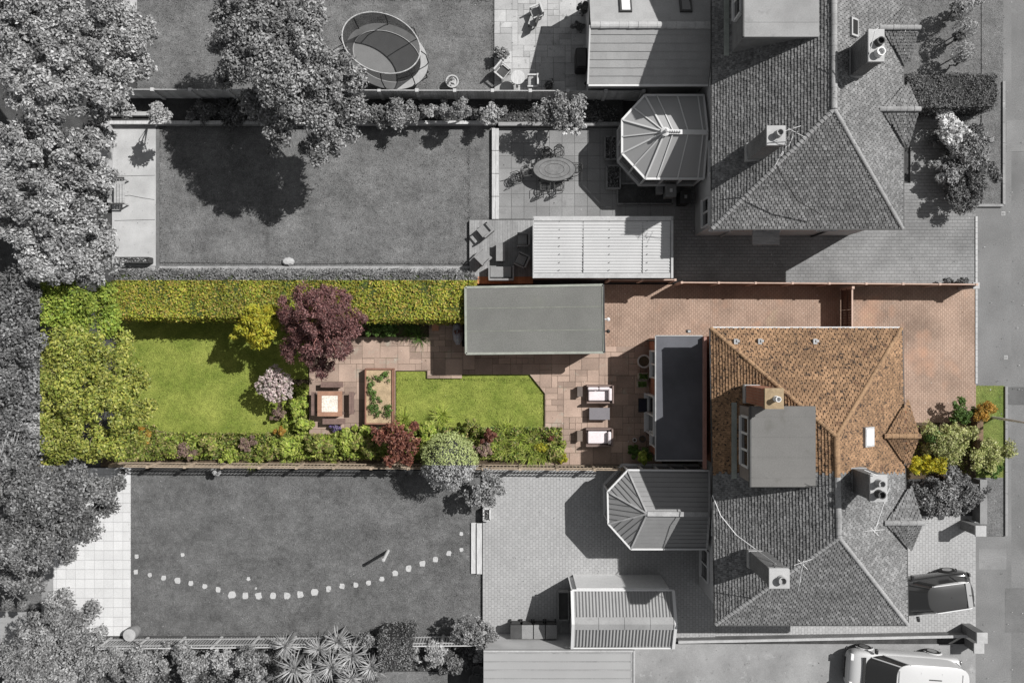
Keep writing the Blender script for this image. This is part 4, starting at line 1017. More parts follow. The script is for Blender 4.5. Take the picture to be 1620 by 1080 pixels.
def iron_chair():
    r = thing('cast_chair', 'x', 'chair', (0, 0, 0), group='cast metal chairs round the oval table')
    q = MB(); n = 20; q.tube([Vector((.21 * math.cos(t), .21 * math.sin(t), .42)) for t in [2 * math.pi * i / n for i in range(n)]], .018, 6, closed=True)
    for k in range(5): y = -.16 + .08 * k; hx = math.sqrt(.21 ** 2 - y * y); q.bar((-hx, y, .42), (hx, y, .42), .02)
    for k in range(3): x = -.12 + .12 * k; q.bar((x, -math.sqrt(.21 ** 2 - x * x), .421), (x, math.sqrt(.21 ** 2 - x * x), .421), .018)
    q.build('seat', m_iron, r, local=True)
    q = MB(); arc = [Vector((-.2 - .06 * math.sin(math.pi * i / 10), -.22 + .44 * i / 10, .42 + .45 * math.sin(math.pi * i / 10))) for i in range(11)]; q.tube(arc, .02, 6)
    for i in range(2, 9): q.bar((-.19, arc[i].y * .7, .42), arc[i], .014)
    for i in range(3): q.tube([Vector((-.22 - .03 * i, (-.15 + .03 * i), .55 + .1 * i)), Vector((-.22 - .03 * i, (.15 - .03 * i), .55 + .1 * i))], .012, 5)
    q.build('backrest', m_iron, r, local=True)
    for s_ in (-1, 1):
        MB().tube([(.16, s_ * .2, .42), (.17, s_ * .24, .62), (-.2, s_ * .22, .66)], .016, 6).build('armrest', m_iron, r, local=True)
    for sx in (-1, 1):
        for sy in (-1, 1): MB().tube([(sx * .14, sy * .14, .42), (sx * .2, sy * .2, 0)], .016, 5).build('leg', m_iron, r, local=True)
    return r
ic = iron_chair()
for i, (px_, py_, rz, lb) in enumerate(((865, 245, -90, 'cast chair above the oval table, left of two'), (884, 241, -90, 'cast chair above the oval table, right of two'), (833, 272, 15, 'cast chair at the left end of the oval table, tucked in'),
        (815, 281, 200, 'cast chair farthest left, pushed back from the oval table'), (911, 267, 180, 'cast chair at the right end of the oval table'), (862, 296, 90, 'cast chair below the oval table, left of two'), (884, 295, 90, 'cast chair below the oval table, right of two'))):
    o = ic if i == 0 else copy_tree(ic); p = at(px_, py_, .45); o.location = (p.x, p.y, .06); o.rotation_euler.z = R(rz); o['label'] = lb
# planters by the conservatory
def boxplanter(label, px_, py_, w_, d_, h, mat, leaf, z0=.06, n=60, rz=0, hollow=True, lsz=.05, cat='planter', nm='planter_box'):
    c = at(px_, py_, h / 2 + z0); r = thing(nm, label, cat, (c.x, c.y, z0)); q = MB(); m = Matrix.Rotation(rz, 3, 'Z')
    for dx, dy, sx, sy in ((0, d_ / 2, w_, .05), (0, -d_ / 2, w_, .05), (w_ / 2, 0, .05, d_), (-w_ / 2, 0, .05, d_)): q.box(Vector((c.x, c.y, z0 + h / 2)) + m @ Vector((dx, dy, 0)), (sx + .02, sy + .02, h), rz)
    q.build('box', mat, r); MB().box((c.x, c.y, z0 + h / 2 - .03), (w_ - .03, d_ - .03, h - .06), rz).build('soil', m_soil, r)
    if leaf:
        P = np.array([Vector((c.x, c.y, z0 + h)) + m @ Vector((random.uniform(-.45, .45) * w_, random.uniform(-.45, .45) * d_, random.uniform(0, .08))) for _ in range(n)]); np_mesh('plants', leaf_quads(P, np.tile([0, 0, 1.0], (n, 1)), lsz), 4, leaf, r)
    return r
boxplanter('left of two narrow dark troughs beside the glazed conservatory', 961, 235, .26, 1.05, .3, m_box, l_g2)
boxplanter('right of two narrow dark troughs beside the glazed conservatory', 970.5, 235, .26, 1.05, .3, m_box, l_g1)
boxplanter('shallow dark planter with low plants left of the shaded bed', 970, 281, .62, 1.05, .35, m_box, l_g2, n=200)
boxplanter('long raised bed with pale brick rim below the conservatory', 1020, 307, 2.6, .95, .22, m_brickG, None)
for lab, px_, py_, w_, d_, h, m in (('grey storage crate on the shaded bed, left of the bins', 1043, 301, .33, .42, .5, m_rat), ('square grey recycling bin below the conservatory', 1061, 302, .5, .6, .9, m_cushG), ('black wheelie bin nearest the house wall', 1084, 312, .5, .6, 1.0, m_black)):
    c = at(px_, py_, h); r = thing('storage_bin', lab, 'bin', (c.x, c.y, .06)); MB().box((c.x, c.y, .06 + h / 2), (w_ * .88, d_ * .88, h)).build('body', m, r, bevel=.02)
    MB().box((c.x, c.y, h + .09), (w_, d_, .06)).build('lid', m, r, bevel=.02); MB().box((c.x, c.y - d_ * .0, h + .13), (.12, .16, .02)).build('sticker', m_potS if 'grey rec' in lab else m_rat, r)
# bench and long planter on the concrete pad
r = thing('garden_bench', 'weathered slatted bench under the trees at the left of the concrete pad', 'bench', at(188, 303))
c = at(189, 303, .45); q = MB()
for k in range(4): q.box((c.x - .2 + .13 * k, c.y, .45), (.1, 1.2, .03))
q.build('seat', m_tim, r); q = MB(); q.box((c.x - .32, c.y, .75), (.04, 1.2, .35)); q.build('backrest', m_tim, r)
for s_ in (-1, 1):
    MB().bar((c.x - .3, c.y + s_ * .6, .62), (c.x + .3, c.y + s_ * .6, .62), .07, .05).build('armrest', m_dark, r)
    for sx in (-.28, .24): MB().bar((c.x + sx, c.y + s_ * .57, 0), (c.x + sx, c.y + s_ * .57, .6 if sx > 0 else .9), .06).build('leg', m_tim, r)
boxplanter('long stone trough at the foot of the concrete pad', 213, 412, 1.5, .22, .45, m_dark, l_g3, .05, 60)
# timber deck and rattan set
q = MB(); q2 = MB(); x = 745
while x < 842:
    xa = at(x, 0).x; q.box((xa, (at(0, 349).y + at(0, 438).y) / 2, .17), (.115, at(0, 349).y - at(0, 438).y, .05)); q2.box((xa, (at(0, 438).y + at(0, 449).y) / 2 - .004, .17), (.115, at(0, 438).y - at(0, 449).y, .05)); x += 4.0
dk = thing('timber_deck', 'raised timber deck of narrow boards with rattan chairs on it', 'deck', at(793, 395)); q.build('boards', m_deck, dk)
o = q2.build('boards', m_deckO, dk); o['label'] = 'orange brown strip of deck boards inside the coloured plot'
q = MB(); q.prism(rectpx(744, 348, 842, 449), -.02, .14); q.build('frame', m_dark, dk)
for lab, px_, py_, rz, cu in (('rattan chair with dark seat at the top left of the deck', 768, 364, 130, None), ('rattan chair turned askew at the left of the deck', 765, 407, 45, None), ('rattan armchair against the garage, upper of two', 827, 380, 180, m_cushG), ('rattan armchair against the garage, lower of two', 825, 412, 155, m_cushG)):
    ch(lab, px_, py_, R(rz), .195, .55, .52, m_ratD if cu else m_rat, m_rat, nm='rattan_chair', grp='rattan chairs on the deck', cush=cu, backh=.8)
c = at(792, 399, .45); r = thing('coffee_table', 'narrow rectangular coffee table in the middle of the deck', 'table', (c.x, c.y, .195))
MB().box((c.x, c.y, .6), (.42, .85, .04)).build('tabletop', m_rat, r); MB().box((c.x, c.y, .38), (.36, .78, .38)).build('base', m_ratD, r)
c = at(793, 432, .5); r = thing('rattan_sofa', 'two seat rattan sofa at the bottom of the deck', 'sofa', (c.x, c.y, .195))
MB().box((c.x, c.y, .38), (1.1, .6, .36)).build('base', m_ratD, r); MB().box((c.x - .02, c.y + .04, .6), (1.0, .5, .1)).build('cushion', m_cushG, r, bevel=.03); MB().box((c.x, c.y - .33, .68), (1.15, .09, .6)).build('backrest', m_rat, r)
for s_ in (-1, 1): MB().box((c.x + s_ * .56, c.y, .55), (.07, .62, .5)).build('armrest', m_rat, r)
# colour patio: sofas, tables
def sofa(label, px_, py_, px2, backs):
    c = at(px_, py_, .4); r = thing('rattan_sofa', label, 'sofa', (c.x, c.y, .12), group='pale cushioned sofas on the sandstone patio'); w_, d_ = 1.2, .78
    MB().box((c.x, c.y, .28), (w_, d_, .3)).build('base', m_ratC, r, bevel=.02)
    for i in range(5): pass
    q = MB(); q.box((c.x - .06, c.y - .02 * backs, .5), (w_ - .28, d_ - .2, .14)); q.build('seat_cushion', m_cush, r, bevel=.05)
    q = MB(); q.box((c.x + w_ / 2 - .13, c.y, .64), (.16, d_ - .2, .34)); q.build('back_cushion', m_cush, r, bevel=.05)
    q = MB(); q.box((c.x + w_ / 2, c.y, .5), (.08, d_ + .06, .62)); q.build('backrest', m_ratC, r, bevel=.02)
    for s_ in (-1, 1): MB().box((c.x - .02, c.y + s_ * (d_ / 2), .42), (w_, .08, .5)).build('armrest', m_ratC, r, bevel=.02)
    if backs:
        q = MB(); 
        for k in (-.26, .26): q.box((c.x + k - .06, c.y + d_ / 2 - .12, .64), (.5, .14, .28))
        q.build('side_cushion', m_cush, r, bevel=.05)
sofa('upper of two pale cushioned rattan sofas, with extra side cushions', 948, 623, 0, 1)
sofa('lower of two pale cushioned rattan sofas', 947, 691, 0, 0)
def blocktable(label, px_, py_, w_, d_, h, mt, mb_, group=None):
    c = at(px_, py_, h); r = thing('patio_table', label, 'table', (c.x, c.y, .12), group=group); MB().box((c.x, c.y, .1 + h), (w_, d_, .04)).build('tabletop', mt, r, bevel=.008)
    MB().box((c.x, c.y, .12 + (h - .04) / 2), (w_ - .05, d_ - .05, h - .05)).build('base', mb_, r)
m_gl = M('smoked_glass_top', (.16, .15, .16), .35, .06)
blocktable('rectangular dark topped rattan table between the two sofas', 948, 654, .96, .56, .4, m_gl, m_ratC)
blocktable('small dark side table left of the upper sofa', 917, 619, .25, .48, .4, M('side_top', (.11, .09, .08), .7), m_ratC, 'small side tables'); blocktable('small side table left of the lower sofa', 917, 689, .25, .5, .4, M('side_top_b', (.14, .11, .09), .7), m_ratC, 'small side tables')
# square table with four benches
c = at(523, 638, .7); r = thing('picnic_table', 'square brown table with pale mosaic centre among four benches', 'table', (c.x, c.y, .12))
q = MB(); 
for dx, dy, sx, sy in ((0, .48, 1.15, .2), (0, -.48, 1.15, .2), (.475, 0, .2, .75), (-.475, 0, .2, .75)): q.box((c.x + dx, c.y + dy, .84), (sx, sy, .05))
q.build('tabletop', M('table_brown', (.27, .15, .1), .7, .15, 3, 20, .15), r); MB().box((c.x, c.y, .83), (.75, .76, .04)).build('mosaic_panel', M('mosaic', (.6, .55, .48), .7, .1, 3, 22, .45), r)
for sx in (-1, 1):
    for sy in (-1, 1): MB().box((c.x + sx * .48, c.y + sy * .48, .46), (.09, .09, .68)).build('leg', m_ratC, r)
for lab, px_, py_, w_, d_ in (('backless bench above the mosaic table', 526, 608, 1.05, .26), ('backless bench below the mosaic table', 529, 666, 1.05, .26), ('backless bench left of the mosaic table', 497, 638, .22, 1.1), ('backless bench right of the mosaic table', 557, 637, .24, 1.05)):
    c = at(px_, py_, .45); b_ = thing('backless_bench', lab, 'bench', (c.x, c.y, .12), group='benches round the mosaic table'); q = MB()
    for k in (-1, 1): q.box((c.x + (k * w_ / 4 if w_ < d_ else 0), c.y + (k * d_ / 4 if d_ < w_ else 0), .56), (w_ / (2.1 if w_ < d_ else 1), d_ / (2.1 if d_ < w_ else 1), .04))
    q.build('seat', M('bench_wood', (.15, .1, .085), .8, .15, 3, 20, .2), b_)
    for s_ in (-1, 1): MB().box((c.x + (s_ * (w_ / 2 - .12) if w_ > d_ else 0), c.y + (s_ * (d_ / 2 - .12) if d_ > w_ else 0), .33), (.08 if w_ > d_ else w_ - .06, .08 if d_ > w_ else d_ - .06, .42)).build('leg', m_ratC, b_)
# raised timber bed on colour patio
r = thing('raised_bed', 'rectangular raised timber bed of bark and herbs beside the small lawn', 'planter', at(603, 623))
q = MB(); P = rectpx(582, 583, 624, 668, 0); X0, Y1 = P[0]; X1, Y0 = P[2]
for a, b_, s1, s2 in (((X0 + X1) / 2, Y0, X1 - X0 + .08, .06), ((X0 + X1) / 2, Y1, X1 - X0 + .08, .06), (X0, (Y0 + Y1) / 2, .06, Y1 - Y0), (X1, (Y0 + Y1) / 2, .06, Y1 - Y0)): q.box((a, b_, .35), (s1, s2, .55))
q.build('timber_sides', M('bed_timber', (.2, .1, .07), .8), r); MB().prism([(X0 + .02, Y0 + .02), (X1 - .02, Y0 + .02), (X1 - .02, Y1 - .02), (X0 + .02, Y1 - .02)], .1, .56).build('bark_mulch', m_bedm, r)
C = []; 
for (px_, py_, k) in ((588, 610, 6), (594, 625, 8), (590, 640, 10), (612, 593, 8), (597, 652, 6), (616, 640, 6), (600, 600, 3), (610, 655, 5), (592, 600, 3)):
    for _ in range(k): p = at(px_ + random.gauss(0, 4), py_ + random.gauss(0, 4), .6); C.append([p.x, p.y, .62 + random.uniform(0, .12)])
np_mesh('herbs', clumps(np.array(C), np.full(len(C), .1), 22, .045), 4, l_dkC, r)
#@@MORE
# small bench by the shed end, things by the garage
q = at(689, 514, .4); r = thing('wooden_seat', 'small orange brown seat half under the hedge', 'seat', (q.x, q.y, .12)); MB().box((q.x, q.y, .5), (.32, .55, .05)).build('seat', M('seat_wood', (.4, .2, .12), .7), r)
for s_ in (-1, 1): MB().box((q.x, q.y + s_ * .22, .3), (.28, .06, .36)).build('leg', m_ratC, r)
c = at(724, 525, .5); r = thing('tarp_bundle', 'grey plastic covered bundle with red top against the garage', 'bundle', (c.x, c.y, .12))
q = MB(); q.lathe((c.x, c.y, .12), [(.26, 0), (.33, .25), (.27, .5), (.18, .62), (.001, .66)], 10, .8, 1.9); q.build('plastic_cover', M('tarp', (.3, .3, .34), .4, .25, 6, 20, .3), r)
np_mesh('red_netting', clumps(np.array([[c.x, c.y, .7]]), np.array([.16]), 80, .05), 4, l_red, r)
for i, (px_, py_, lab) in enumerate(((1017, 571, 'white-grey rounded pot by the extension wall'),)): pot(lab, px_, py_, .3, .5, M('pale_pot', (.4, .38, .36), .6), m_soilC, .12)
m_sqp = M('stone_planter', (.34, .3, .25), .9)
boxplanter('square stone planter uppermost beside the extension window', 1016, 571, .36, .36, .35, m_sqp, l_dkC, .12, 60) if False else None
for lab, px_, py_ in (('upper square stone planter beside the extension window', 1017, 572), ('middle square stone planter beside the extension window', 1017, 595), ('lower square stone planter beside the extension window', 1017, 607)):
    pass
for lab, px_, py_, n_ in (('pale square planter highest of three by the extension', 1017, 573, 120), ('mossy square planter middle of three by the extension', 1017, 595, 160), ('mossy square planter lowest of three by the extension', 1015, 607, 160)):
    boxplanter(lab, px_, py_, .42, .26, .35, m_sqp, l_dkC, .12, n_)
c = at(1017, 641, .2); r = thing('door_mat', 'black rounded mat in front of the patio doors', 'mat', (c.x, c.y, .12)); 
q = MB(); q.box((c.x, c.y, .135), (.42, .66, .03)); q.build('mat', m_black, r, bevel=.012); q = MB(); q.box((c.x, c.y, .152), (.34, .56, .012)); q.build('pile', M('mat_pile', (.02, .02, .03), .95), r)
pot('small dark red potted plant at the corner of the small lawn', 871, 691, .12, .25, m_potD, m_soilC, .12, leaf=l_red, lr=.16, lsz=.05)
pot('pale round pot left of the shrub by the garden room fence', 1003, 695, .09, .2, m_potS, m_soilC, .12)
pot('empty dark ring pot above the shrub by the extension', 1015, 693, .15, .3, m_dark, m_soilC, .12)
# sensor lights on drive side
c = at(1089, 524, 2.2); r = thing('security_light', 'black security light on the extension corner', 'light', (c.x, c.y, 2.1)); MB().box((c.x, c.y, 2.2), (.2, .14, .16)).build('housing', m_black, r); MB().box((c.x + .02, c.y, 2.29), (.12, .1, .03)).build('lens', m_trim, r)
# D garden: stepping stones
st = [(216, 880, .22), (289, 877, .2), (215, 904, .26), (237, 909, .22), (259, 914, .26), (281, 918, .32), (302, 922, .26), (324, 927, .26), (345, 932, .28), (367, 940, .4), (388, 942, .34), (409, 942, .36), (432, 942, .34), (454, 942, .36), (475, 940, .34), (498, 936, .36), (520, 931, .3), (541, 927, .28), (563, 925, .28), (583, 922, .26), (604, 915, .26), (625, 906, .3), (646, 899, .32), (668, 891, .32), (689, 884, .3), (710, 875, .26), (730, 869, .2), (730, 844, .2), (393, 915, .28), (405, 930, .16)]
OW = ['first', 'second', 'third', 'fourth', 'fifth', 'sixth', 'seventh', 'eighth', 'ninth', 'tenth', 'eleventh', 'twelfth', 'thirteenth', 'fourteenth', 'fifteenth', 'sixteenth', 'seventeenth', 'eighteenth', 'nineteenth', 'twentieth', 'twenty-first', 'twenty-second', 'twenty-third', 'twenty-fourth', 'twenty-fifth']
m_step = M('stepping_stone', g(.38), .9, .05, 3, 20, .12)
k = 0
for i, (px_, py_, s_) in enumerate(st):
    c = at(px_, py_); q = MB(); n = 10; rr_ = [(s_ * .5) * (1 / max(abs(math.cos(t)), abs(math.sin(t))) ** .85) * random.uniform(.72, 1.02) for t in [2 * math.pi * j / n + .3 for j in range(n)]]
    if i >= 28: rr_ = [x * random.uniform(.3, .8) for x in rr_]
    q.prism([(c.x + rr_[j] * math.cos(2 * math.pi * j / n + .3), c.y + rr_[j] * math.sin(2 * math.pi * j / n + .3)) for j in range(n)], -.02, .007)
    if i in (0, 1, 27, 28, 29): lab = {0: 'stone in the lawn next to the pale pad, above the line start', 1: 'lone stone above the left part of the stone line', 27: 'small stone above the right end of the stone line, by the steps', 28: 'broken stone half grown over above the lowest part of the line', 29: 'tiny stone fragment just above the stone line'}[i]
    else: lab = OW[k] + ' pale stepping stone from the left in the curved line'; k += 1
    tag(q.build('stepping_stone', m_step), lab, 'stone', 'stepping stones in the southern lawn')
c = at(614, 871); r = thing('lawn_post', 'white upright post casting a long shadow on the southern lawn', 'post', c); MB().tube([(c.x, c.y, 0), (c.x + .03, c.y + .0, 1.55)], .075, 10).build('post', m_white, r); MB().lathe((c.x + .03, c.y, 1.55), [(.085, 0), (.085, .03), (.001, .05)], 10).build('cap', m_trim, r)
r = thing('garden_steps', 'two plank steps between the southern lawn and patio', 'steps', at(754, 866))
for k, (px_, zz) in enumerate(((749.5, .09), (758.5, .17))): MB().prism(rectpx(px_ - 4, 826, px_ + 4.2, 906), -.03, zz).build('step', m_timS, r)
boxplanter('small square wooden planter with dark centre by the patio steps', 770.5, 812, .3, .55, .5, m_timS, l_g2, .0, 20)
# bins: four
for i, (px_, lab) in enumerate(((816, 'leftmost of the four bins, half hidden by leaves'), (834, 'second of the four bins from the left'), (853, 'third of the four bins from the left'), (872, 'rightmost of the four bins, with pale lid'))):
    c = at(px_, 997, .9); r = thing('wheelie_bin', lab, 'bin', (c.x, c.y, .16), group='bins along the southern wall')
    q = MB(); q.add([(c.x + sx * a, c.y + sy * b, zz) for zz, a, b in ((.2, .18, .22), (1.0, .23, .28)) for sx, sy in ((-1, -1), (1, -1), (1, 1), (-1, 1))], [(3, 2, 1, 0), (4, 5, 6, 7)] + [(t, (t + 1) % 4, (t + 1) % 4 + 4, t + 4) for t in range(4)]); q.build('body', m_dark, r)
    MB().box((c.x, c.y, 1.06), (.52, .64, .07)).build('lid', (m_dark, m_cushG, m_cushG, m_trim)[i] if i < 3 else m_cushG, r, bevel=.02); MB().tube([(c.x - .22, c.y + .34, 1.04), (c.x + .22, c.y + .34, 1.04)], .02, 6).build('handle', m_black, r)
    for s_ in (-1, 1): MB().tube([(c.x + s_ * .2, c.y + .22, .26), (c.x + s_ * .25, c.y + .22, .26)], .1, 12).build('wheel', m_black, r)
r = thing('cold_frame', 'dark rectangular frame standing left of the ribbed garage', 'frame', at(892, 957)); 
c = at(891, 956, .3); q = MB()
for dx, dy, sx, sy in ((0, .66, .5, .06), (0, -.66, .5, .06), (.24, 0, .05, 1.3), (-.24, 0, .05, 1.3)): q.box((c.x + dx, c.y + dy, .35), (sx, sy, .4))
q.build('frame', m_rat, r); MB().box((c.x, c.y, .3), (.45, 1.28, .2)).build('inner', m_dark, r)
c = at(765, 240); c = at(195, 746, .2); r = thing('coiled_pot', 'round pale ring pot beside the fence end on the pale pad', 'pot', (c.x, c.y, .04)); MB().lathe((c.x, c.y, .04), [(.2, 0), (.24, .28), (.24, .3), (.18, .3), (.16, .1), (.001, .1)], 20).build('pot', m_trim, r); MB().lathe((c.x, c.y, .14), [(.15, 0), (.15, .01)], 14).build('compost', m_soil, r)
c = at(210, 1000, .3); r = thing('water_butt', 'pale barrel standing in the corner of pad and fence', 'barrel', (c.x, c.y, .02)); MB().lathe((c.x, c.y, .02), [(.26, 0), (.3, .3), (.28, .6), (.001, .62)], 20).build('barrel', m_rat, r); MB().lathe((c.x, c.y, .62), [(.29, 0), (.29, .03), (.001, .05)], 20).build('lid', m_trim, r)
for i, (px_, py_, rad) in enumerate(((757, 1058, .27), (753, 1073, .33), (762, 1036, .2))): pot(('round dark pot left of the panelled roof, middle', 'largest round dark pot at the bottom edge', 'smallest dark pot left of the panelled roof')[i], px_, py_, rad, .4, m_dark, m_soil, 0)
q = MB(); c = at(456, 414); q.lathe((c.x, c.y, -.05), [(.32, 0), (.3, .12), (.2, .25), (.001, .28)], 9, 1, .7); tag(q.build('boulder', m_concl), 'pale rock on the lower edge of the second lawn', 'rock')
# lamp post over the road
b0 = at(1570, 660); r = thing('street_lamp', 'grey street lamp rising from the green verge over the road', 'street lamp', b0)
tp = Vector((b0.x + .1, b0.y, 8.0)); MB().tube([b0, (b0.x, b0.y, 1.4), (b0.x, b0.y, 7.2), (b0.x + .3, b0.y, 7.8), (b0.x + 1.2, b0.y, 8.0)], [.07, .06, .022, .016, .014], 10).build('pole', m_potS, r)
MB().box((b0.x + 1.5, b0.y, 8.0), (.7, .28, .12)).build('lantern', m_feltG, r, bevel=.04); MB().box((b0.x + 1.5, b0.y, 7.92), (.5, .2, .05)).build('lens', m_potS, r)
for lab, px_, py_ in (('small square iron cover in the pavement by the brown drive', 1591, 565), ('tiny pale cover in the pavement by the northern verge', 1587, 338)):
    c = at(px_, py_); r = thing('utility_cover', lab, 'cover', (c.x, c.y, 0)); MB().box((c.x, c.y, .004), (.18, .18, .012)).build('frame', m_trim, r); MB().box((c.x, c.y, .012), (.13, .13, .006)).build('lid', m_conc, r)

#@@VEHICLES
m_blk = GLOSS('car_paint_black', g(.025), .22, .3, .5, .8); m_wht = GLOSS('van_paint_white', g(.48), .35, 0, .4, .4)
m_tyre = M('tyre_rubber', g(.02), .9); m_rim = GLOSS('alloy', g(.4), .3, .7); m_croof = GLOSS('car_roof_grey', g(.04), .35, 0, .4, 0); m_chr = GLOSS('roof_rail_metal', g(.75), .3, .2); m_cglass = GLOSS('windscreen_glass', g(.025), .1, 0, .7)
def vehicle(root, L, W, zb, zr, st, cab, mat, vents, name_van=False, sideglass=True):
    """front towards -x. st: stations (x fraction, width factor, top z); cab: (x_ws_base, x_ws_top, x_rear_top, x_rear_base) fractions"""
    X = lambda f: -L / 2 + L * f
    hw = W / 2; q = MB(); rings = []
    for (f, wf, zt) in st:
        w_ = hw * wf; rings.append([(X(f), -w_ * .93, .22), (X(f), -w_, .42), (X(f), -w_, zt - .22), (X(f), -w_ * .95, zt - .06), (X(f), -w_ * .82, zt), (X(f), 0, zt + .025), (X(f), w_ * .82, zt), (X(f), w_ * .95, zt - .06), (X(f), w_, zt - .22), (X(f), w_, .42), (X(f), w_ * .93, .22)])
    n = 11; vs = [v for r_ in rings for v in r_]; fs = []
    for i in range(len(rings) - 1): fs += [(i * n + k, i * n + (k + 1) % n, (i + 1) * n + (k + 1) % n, (i + 1) * n + k)[::-1] for k in range(n)]
    fs += [tuple(range(n)), tuple(range((len(rings) - 1) * n, len(rings) * n))[::-1]]
    q.add(vs, fs); b = q.build('body', mat, root, local=True, smooth=True); s_ = b.modifiers.new('s', 'SUBSURF'); s_.levels = s_.render_levels = 2
    xa, xb, xc, xd = [X(f) for f in cab]; wb, wt = hw * .9, hw * .74
    if name_van: wb, wt = hw * .95, hw * .86
    # rounded cabin: superellipse rings from the belt line up over the roof
    N_ = 64; pw = 2 / (5.5 if name_van else 4.2)
    def ring(x0_, x1_, hw_, z_, sag=0):
        out = []
        for k in range(N_):
            t = 2 * math.pi * (k + .5) / N_; c_, s2 = math.cos(t), math.sin(t)
            ux = math.copysign(abs(c_) ** pw, c_); uy = math.copysign(abs(s2) ** pw, s2)
            out.append((( x0_ + x1_) / 2 + ux * (x1_ - x0_) / 2 * (1 - .06 * uy * uy), uy * hw_, z_ - sag * ux * ux))
        return out
    def band(r0_, r1_, idx, nm, m):
        vs = []; 
        for k in idx: vs += [r0_[k], r1_[k]]
        MB().add(vs, [(2 * i, 2 * i + 2, 2 * i + 3, 2 * i + 1) for i in range(len(idx) - 1)]).build(nm, m, root, local=True, smooth=True)
    B0 = ring(xa, xd, wb, zb - .03); B1 = ring(xb, xc, wt, zr - .07)
    ang = [2 * math.pi * (k + .5) / N_ for k in range(N_)]
    rear = [k % N_ for k in range(-7, 8)]; front = list(range(N_ // 2 - 7, N_ // 2 + 8)); sideL = list(range(7, N_ // 2 - 6)); sideR = list(range(N_ // 2 + 7, N_ - 6))
    band(B0, B1, front, 'windscreen', m_cglass); band(B0, B1, rear, 'rear_window', m_cglass if not name_van else mat)
    for sd_ in (sideL, sideR):
        if sideglass: band(B0, B1, sd_, 'side_window', m_cglass)
        else:
            cut = sd_[-7:] if sd_ is sideL else sd_[:7]; rest = sd_[:-6] if sd_ is sideL else sd_[6:]
            band(B0, B1, cut, 'side_window', m_cglass); band(B0, B1, rest, 'side_panel', mat)
    rg = [ring(xb - .01, xc + .01, wt + .01, zr - .075)] + [ring((xb + xc) / 2 - (xc - xb) / 2 * f, (xb + xc) / 2 + (xc - xb) / 2 * f, wt * f, zr - .07 + .07 * (1 - f ** 3)) for f in (.985, .94, .8, .55, .25, .02)]
    vs = [v for q_ in rg for v in q_]
    MB().add(vs, [(i * N_ + k, i * N_ + (k + 1) % N_, (i + 1) * N_ + (k + 1) % N_, (i + 1) * N_ + k) for i in range(len(rg) - 1) for k in range(N_)]).build('roof_panel', mat if name_van else m_croof, root, local=True, smooth=True)
    zt = zr - .07
    for s_ in (-1, 1):
        P = [Vector((xa + .15, s_ * wb, zb - .03)), Vector((xb + .05, s_ * wt, zt)), Vector((xc - .05, s_ * wt * .95, zt)), Vector((xd - .1, s_ * wb * .96, zb - .03))]
        ks = (sideL if s_ > 0 else sideR); ks = [ks[0], ks[len(ks) * 2 // 5], ks[len(ks) * 3 // 4], ks[-1]] if not name_van else [ks[0], ks[-1], (ks[-7] if s_ > 0 else ks[6])]
        for k in ks: MB().tube([B0[k], B1[k]], .03, 6).build('pillar', mat, root, local=True)
        if not name_van: MB().tube([(xb + .25, s_ * (wt - .04), zr - .03), (xb + .3, s_ * (wt - .03), zr + .02), (xc - .25, s_ * (wt - .05), zr + .02), (xc - .18, s_ * (wt - .06), zr - .03)], .022, 6).build('roof_rail', m_chr, root, local=True)
        q = MB(); q.box((xa + .42, s_ * (hw + .1), zb + .02), (.13, .22, .15)); q.build('wing_mirror', m_black if name_van else mat, root, local=True, bevel=.03)
        MB().box((X(.02), s_ * hw * .66, .68 if not name_van else .85), (.14, .3, .16)).build('headlight', m_potS, root, local=True, bevel=.03)
        MB().box((X(.985), s_ * hw * .8, zb - .15), (.08, .16, .3)).build('tail_light', M('tail_lens', g(.12), .2), root, local=True, bevel=.02)
        for f in (.17, .8):
            q = MB(); x = X(f); q.tube([(x, s_ * (hw - .2), .33), (x, s_ * (hw + .015), .33)], .33, 24); w_ = q.build('wheel', m_tyre, root, local=True)
            q = MB(); q.tube([(x, s_ * (hw - .02), .33), (x, s_ * (hw + .03), .33)], .21, 18); q.build('rim', m_rim, w_, local=True)
            q = MB(); q.tube([Vector((x + .39 * math.cos(t), s_ * (hw + .0), .35 + .39 * math.sin(t))) for t in [math.pi * i / 12 for i in range(13)]], .035, 6); q.build('wheel_arch', m_black if not name_van else mat, root, local=True)
    MB().box((X(.0) + .02, 0, .4), (.06, W * .5, .14)).build('grille', m_black, root, local=True, bevel=.02)
r = thing('parked_car', 'black hatchback with silver roof rails parked on the pale block drive', 'car', (19.38, -11.75, .05), R(8)); ORG[r.name] = Vector((0, 0, 0))
vehicle(r, 3.95, 1.74, .95, 1.5, [(0, .5, .56), (.01, .74, .62), (.035, .89, .7), (.07, .95, .78), (.14, .99, .86), (.27, 1.0, .96), (.5, 1.0, .97), (.85, 1.0, .99), (.94, .97, .97), (.975, .9, .9), (.995, .78, .82), (1, .6, .76)], (.2, .4, .93, .99), m_blk, None)
MB().box((1.46, 0, 1.49), (.22, 1.1, .03)).build('rear_spoiler', GLOSS('spoiler_grey', g(.3), .35, 0, .4), r, local=True, bevel=.01)
MB().tube([(1.45, 0, 1.5), (1.6, 0, 1.62)], .012, 6).build('antenna', m_black, r, local=True)
r = thing('parked_van', 'white van parked across the concrete drive at the bottom edge', 'van', (18.15, -15.42, .02), R(-4)); ORG[r.name] = Vector((0, 0, 0))
vehicle(r, 5.1, 1.95, 1.15, 1.95, [(0, .6, .72), (.012, .8, .82), (.04, .92, .95), (.1, .99, 1.05), (.2, 1.0, 1.14), (.6, 1.0, 1.17), (.97, .99, 1.17), (1, .95, 1.12)], (.13, .34, .985, .998), m_wht, None, True, False)
q = MB()
